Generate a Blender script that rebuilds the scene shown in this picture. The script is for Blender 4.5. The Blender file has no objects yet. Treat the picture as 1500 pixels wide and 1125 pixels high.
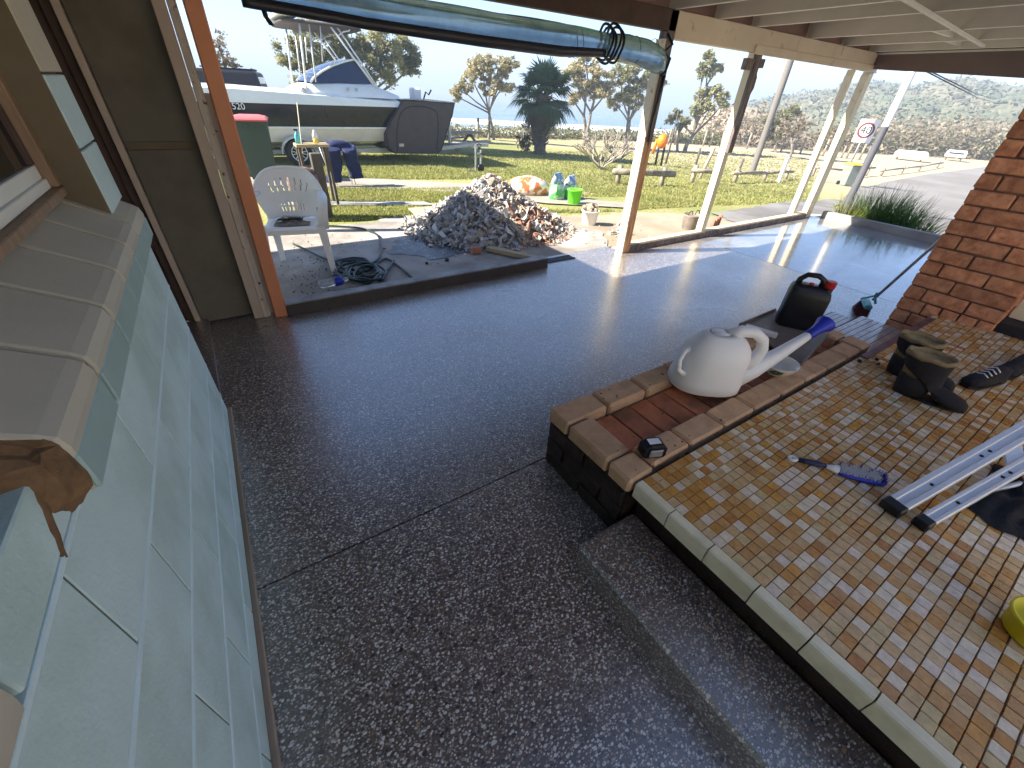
import bpy, math, random
from mathutils import Vector, Matrix
R = random.Random(7)
sc = bpy.context.scene
COL = sc.collection
rad = math.radians

# ---------------------------------------------------------------- camera
CAM_Z = 1.5
F_PX = 594.0                                     # focal length in pixels of the 1500 px wide photograph
def cam_axes():
    n = Vector((45.0, 827.5, 594.0)).normalized()
    fy = Vector((0, 0, -1.0)); fy -= fy.dot(n) * n; fy.normalize()
    fx = fy.cross(n)
    c, s = math.cos(rad(34.5)), math.sin(rad(34.5))
    return c * fx + s * fy, -s * fx + c * fy, n
AX = cam_axes()
ROT = Matrix((AX[0], AX[1], AX[2]))
cam_data = bpy.data.cameras.new('camera')
cam_data.sensor_width = 36.0
cam_data.lens = 36.0 * F_PX / 1500.0
cam_data.clip_start = 0.02
cam_data.clip_end = 6000
cam = bpy.data.objects.new('camera', cam_data)
COL.objects.link(cam)
cam.matrix_world = Matrix.Translation((0, 0, CAM_Z)) @ ROT.to_4x4()
sc.camera = cam

# ---------------------------------------------------------------- light
SUN_EL, SUN_AZ = 38.0, Vector((-0.93, 0.36, 0)).normalized()
sdir = Vector((SUN_AZ.x * math.cos(rad(SUN_EL)), SUN_AZ.y * math.cos(rad(SUN_EL)), math.sin(rad(SUN_EL))))
world = bpy.data.worlds.new('World'); sc.world = world; world.use_nodes = True
wn = world.node_tree
bg = wn.nodes['Background']
sky = wn.nodes.new('ShaderNodeTexSky'); sky.sky_type = 'NISHITA'
sky.sun_disc = False
sky.sun_elevation = rad(SUN_EL)
sky.sun_rotation = math.atan2(SUN_AZ.x, SUN_AZ.y)
sky.air_density = 0.55; sky.dust_density = 0.0; sky.ozone_density = 2.5
wn.links.new(sky.outputs[0], bg.inputs[0]); bg.inputs[1].default_value = 0.05
sl = bpy.data.lights.new('sun', 'SUN'); sl.energy = 2.6; sl.angle = rad(0.5); sl.color = (1.0, 0.93, 0.80)
so = bpy.data.objects.new('sun', sl); COL.objects.link(so)
so.rotation_euler = sdir.to_track_quat('Z', 'Y').to_euler(); so.location = (0, 0, 30)
sc.view_settings.view_transform = 'Standard'; sc.view_settings.look = 'None'
sc.view_settings.gamma = 1.0; sc.view_settings.exposure = 2.95
sc.view_settings.use_curve_mapping = False
sc.cycles.use_denoising = True
sc.cycles.max_bounces = 8; sc.cycles.diffuse_bounces = 5; sc.cycles.glossy_bounces = 4
sc.cycles.transmission_bounces = 6; sc.cycles.transparent_max_bounces = 12
sc.cycles.sample_clamp_indirect = 8

# ---------------------------------------------------------------- placing helpers
O3 = Vector((0, 0, CAM_Z))
def ray(px, py): return ROT @ Vector((px - 750.0, -(py - 562.5), -F_PX))
def PD(px, py, d):
    r = ray(px, py); return O3 + r * (d / math.hypot(r.x, r.y))
def PY(px, py, y):
    r = ray(px, py); return O3 + r * (y / r.y)
def PZ(px, py, z):
    r = ray(px, py); return O3 + r * ((z - CAM_Z) / r.z)
def interp(v, xs, ys):
    if v <= xs[0]: return ys[0]
    for i in range(len(xs) - 1):
        if v <= xs[i + 1]:
            t = (v - xs[i]) / (xs[i + 1] - xs[i]); return ys[i] + t * (ys[i + 1] - ys[i])
    return ys[-1]
def angd(x, y): return math.degrees(math.atan2(y, x))
def edge_d(a): return interp(a, [13, 21, 30, 36, 48, 61, 66], [60, 48, 41, 38, 33, 26, 24])
def T(x, y):
    d = math.hypot(x, y); a = angd(x, y)
    s = interp(a, [10, 20, 50, 80], [.07, .062, .04, .02])
    z = -.03 - s * max(0, min(d, 30) - 6)
    De = edge_d(a) + 3
    if d > De:
        zf = interp(a, [18, 36, 110, 130], [-3, -7.4, -7.4, -1.5])
        t = min(1, (d - De) / 55); t = t * t * (3 - 2 * t)
        z = z + (zf - z) * t
    return z
def GT(px, py):
    r = ray(px, py); h = math.hypot(r.x, r.y); s = 2.0
    while s < 120:
        p = O3 + r * (s / h)
        if p.z < T(p.x, p.y): return p
        s += .02 if s < 40 else .1
    return p

# ---------------------------------------------------------------- object helpers
def tag(o, label=None, cat=None, group=None, kind=None):
    if label: o['label'] = label
    if cat: o['category'] = cat
    if group: o['group'] = group
    if kind: o['kind'] = kind
    return o
def empty(name, loc=(0, 0, 0), rz=0):
    o = bpy.data.objects.new(name, None); COL.objects.link(o)
    o.location = loc; o.rotation_euler = (0, 0, rz); o.empty_display_size = .1
    return o
def thing(name, label, cat, loc=(0, 0, 0), rz=0, group=None):
    return tag(empty(name, loc, rz), label, cat, group)
def copy_tree(o, parent=None):
    c = o.copy(); COL.objects.link(c); c.parent = parent
    for ch in list(o.children): copy_tree(ch, c)
    return c
class MB:
    def __init__(s): s.v = []; s.f = []; s.sm = []; s.mi = []; s.cur = 0
    def add(s, vs, fs, smooth=False, M=None):
        b = len(s.v)
        s.v += [tuple(M @ Vector(p)) if M else tuple(p) for p in vs]
        s.f += [tuple(i + b for i in f) for f in fs]
        s.sm += [smooth] * len(fs); s.mi += [s.cur] * len(fs)
        return s
    def box(s, x0, x1, y0, y1, z0, z1, c=0, M=None):
        if c <= 0:
            vs = [(x, y, z) for x in (x0, x1) for y in (y0, y1) for z in (z0, z1)]
            fs = [(0, 1, 3, 2), (4, 6, 7, 5), (0, 4, 5, 1), (2, 3, 7, 6), (0, 2, 6, 4), (1, 5, 7, 3)]
            return s.add(vs, fs, M=M)
        vs = []; idx = {}
        X = (x0, x1); Y = (y0, y1); Z = (z0, z1); S = (1, -1)
        for i in (0, 1):
            for j in (0, 1):
                for k in (0, 1):
                    for ax in (0, 1, 2):
                        idx[(i, j, k, ax)] = len(vs)
                        vs.append((X[i] + (0 if ax == 0 else c * S[i]), Y[j] + (0 if ax == 1 else c * S[j]), Z[k] + (0 if ax == 2 else c * S[k])))
        fs = []
        def q(l, flip):
            fs.append(tuple(l[::-1]) if flip else tuple(l))
        for i in (0, 1):
            q([idx[(i, 0, 0, 0)], idx[(i, 1, 0, 0)], idx[(i, 1, 1, 0)], idx[(i, 0, 1, 0)]], i == 0)
            q([idx[(0, i, 0, 1)], idx[(0, i, 1, 1)], idx[(1, i, 1, 1)], idx[(1, i, 0, 1)]], i == 0)
            q([idx[(0, 0, i, 2)], idx[(1, 0, i, 2)], idx[(1, 1, i, 2)], idx[(0, 1, i, 2)]], i == 0)
        for a in (0, 1):
            for b in (0, 1):
                q([idx[(a, b, 0, 0)], idx[(a, b, 0, 1)], idx[(a, b, 1, 1)], idx[(a, b, 1, 0)]], (a + b) % 2 == 1)
                q([idx[(a, 0, b, 0)], idx[(a, 1, b, 0)], idx[(a, 1, b, 2)], idx[(a, 0, b, 2)]], (a + b) % 2 == 1)
                q([idx[(0, a, b, 1)], idx[(0, a, b, 2)], idx[(1, a, b, 2)], idx[(1, a, b, 1)]], (a + b) % 2 == 1)
        for i in (0, 1):
            for j in (0, 1):
                for k in (0, 1):
                    q([idx[(i, j, k, 0)], idx[(i, j, k, 1)], idx[(i, j, k, 2)]], (i + j + k) % 2 == 0)
        return s.add(vs, fs, M=M)
    def bar(s, a, b, w, h, c=0, up=(0, 0, 1)):
        a = Vector(a); b = Vector(b); d = b - a; L = d.length; z = d.normalized()
        u = Vector(up)
        if abs(z.dot(u)) > .99: u = Vector((0, 1, 0))
        x = u.cross(z).normalized(); y = z.cross(x)
        M = Matrix((x, y, z)).transposed().to_4x4(); M.translation = a
        return s.box(-w / 2, w / 2, -h / 2, h / 2, 0, L, c, M)
    def tube(s, pts, r, n=8, cap=True, smooth=True, closed=False):
        pts = [Vector(p) for p in pts]; m = len(pts)
        rr = r if isinstance(r, (list, tuple)) else [r] * m
        vs = []; fs = []; prev = None
        for i, p in enumerate(pts):
            if closed: t = pts[(i + 1) % m] - pts[i - 1]
            else: t = pts[min(i + 1, m - 1)] - pts[max(i - 1, 0)]
            t.normalize()
            if prev is None:
                u = Vector((0, 0, 1)) if abs(t.z) < .9 else Vector((1, 0, 0))
                x = u.cross(t).normalized()
            else:
                x = prev - prev.dot(t) * t
                x = x.normalized() if x.length > 1e-6 else Vector((1, 0, 0))
            prev = x; y = t.cross(x)
            for k in range(n):
                a = 2 * math.pi * k / n
                vs.append(p + (x * math.cos(a) + y * math.sin(a)) * rr[i])
        for i in range(m if closed else m - 1):
            j = (i + 1) % m
            for k in range(n):
                k2 = (k + 1) % n
                fs.append((i * n + k, i * n + k2, j * n + k2, j * n + k))
        if cap and not closed:
            fs.append(tuple(range(n))[::-1]); fs.append(tuple((m - 1) * n + k for k in range(n)))
        return s.add(vs, fs, smooth)
    def lathe(s, prof, n=20, M=None, sx=1, sy=1, smooth=True, cap=True):
        vs = []; fs = []; m = len(prof)
        for r, z in prof:
            for k in range(n):
                a = 2 * math.pi * k / n; vs.append((r * math.cos(a) * sx, r * math.sin(a) * sy, z))
        for i in range(m - 1):
            for k in range(n):
                k2 = (k + 1) % n; fs.append((i * n + k, i * n + k2, (i + 1) * n + k2, (i + 1) * n + k))
        if cap and prof[0][0] > 1e-5: fs.append(tuple(range(n))[::-1])
        if cap and prof[-1][0] > 1e-5: fs.append(tuple((m - 1) * n + k for k in range(n)))
        return s.add(vs, fs, smooth, M)
    def prism(s, poly, z0, z1, M=None):
        n = len(poly)
        vs = [(x, y, z0) for x, y in poly] + [(x, y, z1) for x, y in poly]
        fs = [tuple(range(n))[::-1], tuple(range(n, 2 * n))] + [(i, (i + 1) % n, n + (i + 1) % n, n + i) for i in range(n)]
        return s.add(vs, fs, M=M)
    def loft(s, rings, smooth=True, cap=True, closed=True):
        n = len(rings[0]); vs = [p for r in rings for p in r]; fs = []
        for i in range(len(rings) - 1):
            for k in range(n if closed else n - 1):
                k2 = (k + 1) % n; fs.append((i * n + k, i * n + k2, (i + 1) * n + k2, (i + 1) * n + k))
        if cap: fs.append(tuple(range(n))[::-1]); fs.append(tuple((len(rings) - 1) * n + k for k in range(n)))
        return s.add(vs, fs, smooth)
    def build(s, name, mats, parent=None, loc=None, kind=None):
        me = bpy.data.meshes.new(name)
        me.from_pydata(s.v, [], s.f)
        if not isinstance(mats, (list, tuple)): mats = [mats]
        for m in mats: me.materials.append(m)
        me.polygons.foreach_set('use_smooth', s.sm)
        me.polygons.foreach_set('material_index', s.mi)
        me.update()
        o = bpy.data.objects.new(name, me); COL.objects.link(o)
        if parent: o.parent = parent
        if loc: o.location = loc
        if kind: o['kind'] = kind
        return o
def inst(name, me, parent, loc, rot=None, scale=None):
    o = bpy.data.objects.new(name, me); COL.objects.link(o); o.parent = parent
    o.location = loc
    if rot: o.rotation_euler = rot
    if scale: o.scale = scale
    return o
def mods(o, *names, **kw):
    for nme in names:
        if nme == 'bevel':
            b = o.modifiers.new('bevel', 'BEVEL'); b.width = kw.get('w', .004); b.segments = kw.get('seg', 2); b.limit_method = 'ANGLE'; b.angle_limit = rad(35)
        if nme == 'sub':
            b = o.modifiers.new('sub', 'SUBSURF'); b.levels = kw.get('lv', 2); b.render_levels = kw.get('lv', 2)
        if nme == 'solid':
            b = o.modifiers.new('solid', 'SOLIDIFY'); b.thickness = kw.get('t', .004); b.offset = 0
    return o

# ---------------------------------------------------------------- materials
def NW(m): return m.node_tree.nodes, m.node_tree.links
def mat(name, col, rough=.6, var=.12, vscale=6.0, bump=0.0, bscale=60.0, metal=0.0, coat=0.0, trans=0.0, alpha=1.0,
        col2=None, mixs=3.0, mlo=.45, mhi=.6, rvar=.1, rand=0.0, ior=1.45, detail=5, coord='Object', spec=.5, stretch=None):
    m = bpy.data.materials.new(name); m.use_nodes = True
    n, l = NW(m); b = n['Principled BSDF']
    b.inputs['Roughness'].default_value = rough; b.inputs['Metallic'].default_value = metal
    b.inputs['Coat Weight'].default_value = coat; b.inputs['Coat Roughness'].default_value = .08
    b.inputs['Transmission Weight'].default_value = trans; b.inputs['IOR'].default_value = ior
    b.inputs['Alpha'].default_value = alpha; b.inputs['Specular IOR Level'].default_value = spec
    tc = n.new('ShaderNodeTexCoord'); mp = n.new('ShaderNodeMapping'); l.new(tc.outputs[coord], mp.inputs[0])
    if stretch: mp.inputs['Scale'].default_value = stretch
    oi = n.new('ShaderNodeObjectInfo')
    add = n.new('ShaderNodeVectorMath'); add.operation = 'ADD'
    sc_ = n.new('ShaderNodeVectorMath'); sc_.operation = 'SCALE'; sc_.inputs['Scale'].default_value = 37.0
    cmb = n.new('ShaderNodeCombineXYZ')
    for i in range(3): l.new(oi.outputs['Random'], cmb.inputs[i])
    l.new(cmb.outputs[0], sc_.inputs[0]); l.new(mp.outputs[0], add.inputs[0]); l.new(sc_.outputs[0], add.inputs[1])
    V = add.outputs[0]
    def noise(scale, det=detail, rg=.6):
        t = n.new('ShaderNodeTexNoise'); t.inputs['Scale'].default_value = scale; t.inputs['Detail'].default_value = det
        t.inputs['Roughness'].default_value = rg; l.new(V, t.inputs['Vector']); return t
    base = n.new('ShaderNodeRGB'); base.outputs[0].default_value = (*col, 1); cur = base.outputs[0]
    if col2:
        t = noise(mixs); r = n.new('ShaderNodeMapRange'); r.inputs[1].default_value = mlo; r.inputs[2].default_value = mhi
        l.new(t.outputs[0], r.inputs[0])
        mx = n.new('ShaderNodeMix'); mx.data_type = 'RGBA'; l.new(r.outputs[0], mx.inputs[0]); l.new(cur, mx.inputs[6])
        mx.inputs[7].default_value = (*col2, 1); cur = mx.outputs[2]
    hv = n.new('ShaderNodeHueSaturation'); l.new(cur, hv.inputs['Color'])
    t = noise(vscale); r = n.new('ShaderNodeMapRange'); r.inputs[1].default_value = .3; r.inputs[2].default_value = .7
    r.inputs[3].default_value = 1 - var; r.inputs[4].default_value = 1 + var; l.new(t.outputs[0], r.inputs[0])
    ms = r.outputs[0]
    if rand:
        r2 = n.new('ShaderNodeMapRange'); r2.inputs[3].default_value = 1 - rand; r2.inputs[4].default_value = 1 + rand
        l.new(oi.outputs['Random'], r2.inputs[0]); mm = n.new('ShaderNodeMath'); mm.operation = 'MULTIPLY'
        l.new(ms, mm.inputs[0]); l.new(r2.outputs[0], mm.inputs[1]); ms = mm.outputs[0]
    l.new(ms, hv.inputs['Value']); l.new(hv.outputs[0], b.inputs['Base Color'])
    if rvar:
        r3 = n.new('ShaderNodeMapRange'); r3.inputs[1].default_value = .3; r3.inputs[2].default_value = .7
        r3.inputs[3].default_value = max(.02, rough - rvar); r3.inputs[4].default_value = min(1, rough + rvar)
        l.new(noise(vscale * 1.7).outputs[0], r3.inputs[0]); l.new(r3.outputs[0], b.inputs['Roughness'])
    if bump:
        bp = n.new('ShaderNodeBump'); bp.inputs['Strength'].default_value = min(1, bump); bp.inputs['Distance'].default_value = .004 if bump <= 1 else .004 * bump
        l.new(noise(bscale, 6).outputs[0], bp.inputs['Height']); l.new(bp.outputs[0], b.inputs['Normal'])
    m['_V'] = 0
    return m

def terrazzo(name, wet=.22, dens=1.0, scale=95.0, blend=0.0):
    m = bpy.data.materials.new(name); m.use_nodes = True
    n, l = NW(m); b = n['Principled BSDF']
    tc = n.new('ShaderNodeTexCoord')
    wz = n.new('ShaderNodeTexNoise'); wz.inputs['Scale'].default_value = 30; l.new(tc.outputs['Object'], wz.inputs['Vector'])
    def vor(scale, seedoff, feat='F1'):
        mp = n.new('ShaderNodeMapping'); mp.inputs['Location'].default_value = (seedoff, seedoff * 1.7, 0)
        mp.inputs['Rotation'].default_value = (0, 0, seedoff); mp.inputs['Scale'].default_value = (1, 1.4, 1)
        l.new(tc.outputs['Object'], mp.inputs[0])
        v = n.new('ShaderNodeTexVoronoi'); v.inputs['Scale'].default_value = scale; v.inputs['Randomness'].default_value = 1
        v.voronoi_dimensions = '3D'
        ad = n.new('ShaderNodeMix'); ad.data_type = 'VECTOR'; ad.inputs[0].default_value = .012
        l.new(mp.outputs[0], ad.inputs[4]); l.new(wz.outputs['Color'], ad.inputs[5]); l.new(ad.outputs[1], v.inputs['Vector'])
        return v
    base = n.new('ShaderNodeTexNoise'); base.inputs['Scale'].default_value = 2.2; base.inputs['Detail'].default_value = 6
    l.new(tc.outputs['Object'], base.inputs['Vector'])
    cr = n.new('ShaderNodeValToRGB'); cr.color_ramp.elements[0].color = (.075, .058, .050, 1); cr.color_ramp.elements[1].color = (.15, .12, .10, 1)
    cr.color_ramp.elements[0].position = .35; cr.color_ramp.elements[1].position = .7
    l.new(base.outputs[0], cr.inputs[0]); cur = cr.outputs[0]
    masks = []
    for scl, off, thr, prob, ramp in ((scale, .3, .50, .75 * dens, 0), (scale * 1.6, 2.1, .52, .8 * dens, 1), (scale * .6, 4.4, .42, .2 * dens, 2)):
        v = vor(scl, off)
        sep = n.new('ShaderNodeSeparateColor'); l.new(v.outputs['Color'], sep.inputs[0])
        # size per cell
        r = n.new('ShaderNodeMapRange'); r.inputs[1].default_value = 0; r.inputs[2].default_value = 1; r.inputs[3].default_value = thr * .55; r.inputs[4].default_value = thr
        l.new(sep.outputs[1], r.inputs[0])
        lt = n.new('ShaderNodeMath'); lt.operation = 'SUBTRACT'; l.new(r.outputs[0], lt.inputs[0]); l.new(v.outputs['Distance'], lt.inputs[1])
        sm = n.new('ShaderNodeMapRange'); sm.inputs[1].default_value = 0; sm.inputs[2].default_value = .06; l.new(lt.outputs[0], sm.inputs[0])
        pr = n.new('ShaderNodeMath'); pr.operation = 'LESS_THAN'; pr.inputs[1].default_value = prob; l.new(sep.outputs[0], pr.inputs[0])
        mk = n.new('ShaderNodeMath'); mk.operation = 'MULTIPLY'; l.new(sm.outputs[0], mk.inputs[0]); l.new(pr.outputs[0], mk.inputs[1])
        c = n.new('ShaderNodeValToRGB'); c.color_ramp.interpolation = 'CONSTANT'; e = c.color_ramp.elements
        cols = [((.56, .51, .46), 0), ((.32, .26, .22), .22), ((.70, .67, .64), .42), ((.012, .012, .014), .62), ((.40, .37, .36), .76), ((.36, .18, .08), .93)]
        if ramp == 2: cols = [((.012, .012, .014), 0), ((.72, .69, .64), .45), ((.40, .23, .11), .85)]
        e[0].position = 0; e[0].color = (*cols[0][0], 1); e[1].position = cols[1][1]; e[1].color = (*cols[1][0], 1)
        for cc, ps in cols[2:]:
            x = e.new(ps); x.color = (*cc, 1)
        l.new(sep.outputs[2], c.inputs[0])
        mx = n.new('ShaderNodeMix'); mx.data_type = 'RGBA'; l.new(mk.outputs[0], mx.inputs[0]); l.new(cur, mx.inputs[6]); l.new(c.outputs[0], mx.inputs[7]); cur = mx.outputs[2]
        masks.append(mk.outputs[0])
    l.new(cur, b.inputs['Base Color'])
    rn = n.new('ShaderNodeTexNoise'); rn.inputs['Scale'].default_value = 1.3; rn.inputs['Detail'].default_value = 4; l.new(tc.outputs['Object'], rn.inputs['Vector'])
    rr = n.new('ShaderNodeMapRange'); rr.inputs[1].default_value = .35; rr.inputs[2].default_value = .65; rr.inputs[3].default_value = wet * .8; rr.inputs[4].default_value = wet * 1.35
    l.new(rn.outputs[0], rr.inputs[0]); l.new(rr.outputs[0], b.inputs['Roughness'])
    bp = n.new('ShaderNodeBump'); bp.inputs['Strength'].default_value = .6; bp.inputs['Distance'].default_value = .0018
    bn = n.new('ShaderNodeTexNoise'); bn.inputs['Scale'].default_value = 130; bn.inputs['Detail'].default_value = 3; l.new(tc.outputs['Object'], bn.inputs['Vector'])
    sm2 = n.new('ShaderNodeMath'); sm2.operation = 'MULTIPLY_ADD'; sm2.inputs[1].default_value = .6; l.new(masks[0], sm2.inputs[0]); l.new(bn.outputs[0], sm2.inputs[2])
    l.new(sm2.outputs[0], bp.inputs['Height']); l.new(bp.outputs[0], b.inputs['Normal'])
    b.inputs['Coat Weight'].default_value = 1.0; b.inputs['Coat Roughness'].default_value = .29; b.inputs['Coat IOR'].default_value = 2.1
    b.inputs['IOR'].default_value = 1.9
    return m

M = {}
def haze_box():
    m = bpy.data.materials.new('sea_haze'); m.use_nodes = True; n, l = NW(m); n.remove(n['Principled BSDF'])
    v = n.new('ShaderNodeVolumePrincipled'); v.inputs['Color'].default_value = (.55, .66, .82, 1); v.inputs['Density'].default_value = .0032; v.inputs['Anisotropy'].default_value = .0
    l.new(v.outputs[0], n['Material Output'].inputs['Volume']); return m
M['terrazzo'] = terrazzo('wet_exposed_aggregate', wet=.32, scale=74.0, dens=1.15)
M['terrazzo_step'] = terrazzo('exposed_aggregate_step', wet=.4, scale=80.0)
M['smooth'] = mat('wet_grey_concrete', (.26, .26, .27), .16, .16, 2.5, .12, 160, coat=.8, rvar=.07, col2=(.18, .18, .19), mixs=1.4)
M['conc'] = mat('grey_concrete', (.34, .33, .32), .75, .16, 5, .4, 120, col2=(.23, .22, .21), mixs=2.5)
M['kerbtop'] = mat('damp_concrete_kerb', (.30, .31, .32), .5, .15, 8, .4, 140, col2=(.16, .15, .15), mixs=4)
M['kerbface'] = mat('dark_kerb_concrete', (.055, .045, .04), .45, .25, 9, .5, 90)
M['dirtconc'] = mat('dirty_concrete_yard', (.40, .37, .34), .7, .2, 2.2, .5, 40, col2=(.22, .195, .17), mixs=1.3, mlo=.42, mhi=.62)
M['wetpatch'] = mat('wet_patch', (.055, .055, .065), .3, .2, 4, .3, 60)
M['sandp'] = mat('pale_sandy_soil', (.36, .285, .215), .95, .15, 3, .6, 60, col2=(.26, .21, .15), mixs=1.5)
M['path'] = mat('pale_concrete_path', (.34, .30, .255), .9, .12, 2, .3, 60, col2=(.26, .23, .19), mixs=1.1)
M['drive'] = mat('worn_grey_driveway', (.22, .21, .205), .85, .16, 1.2, .3, 60, col2=(.15, .14, .135), mixs=.7)
M['road'] = mat('sun_bleached_asphalt', (.23, .215, .205), .9, .1, .8, .3, 60, col2=(.18, .165, .155), mixs=.4)
M['beach'] = mat('beach_sand', (.50, .42, .31), .95, .1, .1, .2, 4)
M['dune'] = mat('dune_soil', (.34, .25, .17), .95, .2, .2, .4, 3, col2=(.13, .13, .06), mixs=.15)
M['bluewall'] = mat('pale_blue_painted_block', (.55, .71, .70), .60, .10, 3.5, .5, 110, col2=(.46, .61, .57), mixs=2.6, rvar=.05)
M['bluejoint'] = mat('blue_painted_mortar', (.60, .76, .78), .7, .06, 12, .5, 160)
M['darkjoint'] = mat('bare_mortar_joint', (.12, .11, .085), .9, .2, 20, .5, 100)
M['cream'] = mat('cream_painted_block', (.52, .47, .34), .65, .08, 5, .2, 80)
M['olive'] = mat('olive_grey_render', (.155, .125, .075), .8, .1, 6, .3, 120)
M['sill'] = mat('taupe_painted_sill_block', (.48, .455, .36), .55, .06, 5, .2, 150, rvar=.06)
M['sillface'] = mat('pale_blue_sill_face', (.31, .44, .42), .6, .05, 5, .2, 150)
M['brokenbrick'] = mat('broken_block_end', (.16, .095, .045), .95, .3, 30, 1.0, 60)
M['alu'] = mat('white_window_frame', (.72, .74, .68), .45, .04, 4)
M['timberbrown'] = mat('stained_window_timber', (.26, .17, .10), .55, .18, 5, .2, 60, stretch=(6, 6, 1))
M['glassdark'] = mat('dark_window_glass', (.02, .018, .016), .06, .1, 1, rvar=0)
M['sheet'] = mat('weathered_fibre_cement', (.17, .155, .12), .85, .12, 1.5, .2, 90, col2=(.13, .118, .092), mixs=2)
M['trim'] = mat('beige_pink_trim', (.52, .43, .35), .6, .08, 5, .15, 60, rand=.06)
M['peel'] = mat('flaking_white_trim', (.56, .50, .43), .7, .1, 8, .5, 50, col2=(.10, .06, .035), mixs=14, mlo=.62, mhi=.66)
M['orange'] = mat('terracotta_post_paint', (.68, .27, .13), .5, .06, 4, .1, 80, col2=(.60, .23, .11), mixs=2)
M['darkbrown'] = mat('dark_brown_timber', (.075, .045, .035), .7, .2, 6, .3, 40)
M['postraw'] = mat('orange_raw_timber', (.64, .34, .16), .75, .25, 7, .5, 40, stretch=(8, 8, .7), col2=(.40, .18, .08), mixs=5)
M['postwhite'] = mat('old_white_post_paint', (.74, .66, .50), .65, .1, 6, .4, 60, col2=(.42, .27, .15), mixs=9, mlo=.6, mhi=.66)
M['postcream'] = mat('cream_post_paint', (.70, .62, .42), .6, .07, 6, .2, 60, col2=(.45, .30, .16), mixs=7, mlo=.64, mhi=.7)
M['agedpurple'] = mat('weathered_mauve_timber', (.12, .095, .10), .8, .3, 5, .6, 30, stretch=(7, 7, .8), col2=(.24, .20, .18), mixs=7)
M['beamcream'] = mat('cream_beam_paint', (.66, .56, .42), .6, .08, 3, .2, 50, col2=(.40, .30, .20), mixs=6, mlo=.6, mhi=.7)
M['joist'] = mat('off_white_joist_paint', (.70, .67, .61), .6, .07, 4, .15, 60, rand=.05)
M['soffit'] = mat('mauve_brown_soffit', (.24, .16, .14), .8, .15, 3, .2, 40)
M['soffitlight'] = mat('grey_brown_soffit', (.30, .25, .21), .8, .1, 3, .15, 40)
M['metalroof'] = mat('roof_sheet', (.35, .36, .36), .5, .08, 3, metal=.4)
M['fascia'] = mat('mauve_fascia', (.17, .125, .12), .7, .1, 3, .15, 40)
M['clear'] = mat('clear_pvc_roll', (.30, .46, .55), .16, .25, 5, .9, 7, trans=.6, rvar=.05, ior=1.3, coat=.4)
M['pvcdark'] = mat('dark_pvc_edge', (.028, .03, .045), .4, .2, 6)
M['strap'] = mat('black_strap', (.012, .012, .014), .5, .2, 20)
M['brick'] = mat('red_orange_brick', (.60, .27, .135), .85, .22, 22, .9, 120, rand=.24, col2=(.46, .18, .085), mixs=16)
M['brickmortar'] = mat('brown_mortar', (.14, .08, .05), .95, .2, 30, .8, 90)
M['capbrick'] = mat('pale_paving_brick', (.56, .35, .20), .8, .14, 14, .5, 110, rand=.14, col2=(.42, .26, .15), mixs=9, mlo=.5, mhi=.7)
M['bedbrick'] = mat('terracotta_paver', (.46, .155, .068), .75, .2, 12, .4, 90, rand=.25, col2=(.27, .11, .055), mixs=7)
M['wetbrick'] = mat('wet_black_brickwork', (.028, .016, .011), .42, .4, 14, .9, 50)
M['grout'] = mat('dark_grout', (.15, .085, .04), .9, .2, 20)
TC = [(.56, .31, .11), (.52, .25, .06), (.62, .44, .24), (.74, .63, .47), (.46, .20, .055), (.60, .40, .19), (.72, .60, .48), (.50, .27, .10), (.58, .44, .22), (.62, .31, .07)]
TILE = [mat('mosaic_tile_%s' % n_, c, .30, .16, 40, .25, 160, rvar=.08, coat=.15) for n_, c in zip(['tan', 'ochre', 'sand', 'ivory', 'rust', 'buff', 'pinkish', 'brown', 'olive', 'amber'], TC)]
M['nosing'] = mat('cream_step_nosing', (.80, .74, .54), .38, .09, 9, .2, 90, col2=(.68, .62, .42), mixs=5, coat=.1)
M['brass'] = mat('dull_metal_threshold', (.20, .15, .17), .4, .2, 12, metal=.6)
M['paletile'] = mat('pale_mosaic_tile', (.52, .46, .42), .15, .12, 30, .2, 140, rand=.12, coat=.3)
M['whiteplastic'] = mat('white_plastic', (.84, .85, .86), .38, .03, 3, rvar=.05)
M['milky'] = mat('milky_white_plastic', (.80, .80, .79), .42, .03, 3, rvar=.04)
M['bluep'] = mat('royal_blue_plastic', (.018, .035, .42), .35, .05, 4)
M['navy'] = mat('navy_rubber', (.012, .02, .075), .5, .1, 6)
M['black'] = mat('black_plastic', (.010, .010, .012), .4, .15, 8)
M['blackfab'] = mat('black_fabric', (.014, .014, .018), .9, .3, 20, .7, 200)
M['suede'] = mat('dark_grey_suede', (.022, .020, .021), .92, .25, 14, .6, 200)
M['fleece'] = mat('tan_fleece_lining', (.30, .22, .11), 1, .25, 40, 1.0, 300)
M['red'] = mat('red_plastic', (.42, .022, .020), .35, .06, 6)
M['redlid'] = mat('faded_red_bin_lid', (.60, .13, .13), .45, .08, 6)
M['bingreen'] = mat('dark_green_bin_plastic', (.030, .055, .050), .45, .1, 4)
M['yellow'] = mat('yellow_plastic', (.72, .60, .02), .4, .05, 4)
M['alum'] = mat('brushed_aluminium', (.72, .73, .75), .42, .05, 10, metal=.35, stretch=(1, 1, .1))
M['steel'] = mat('galvanised_steel', (.42, .43, .44), .45, .15, 14, metal=.7)
M['board'] = mat('grey_wet_board', (.17, .145, .125), .45, .2, 6, .3, 50)
M['enamel'] = mat('white_enamel', (.72, .70, .64), .2, .03, 4, coat=.4)
M['leafp'] = mat('printed_green_leaf', (.02, .12, .03), .3, .3, 30)
M['berry'] = mat('printed_purple_berry', (.16, .01, .08), .3, .2, 30)
M['yellowp'] = mat('printed_yellow', (.6, .35, .02), .3, .2, 30)
M['hose'] = mat('dark_green_hose', (.012, .03, .03), .35, .15, 8)
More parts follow.
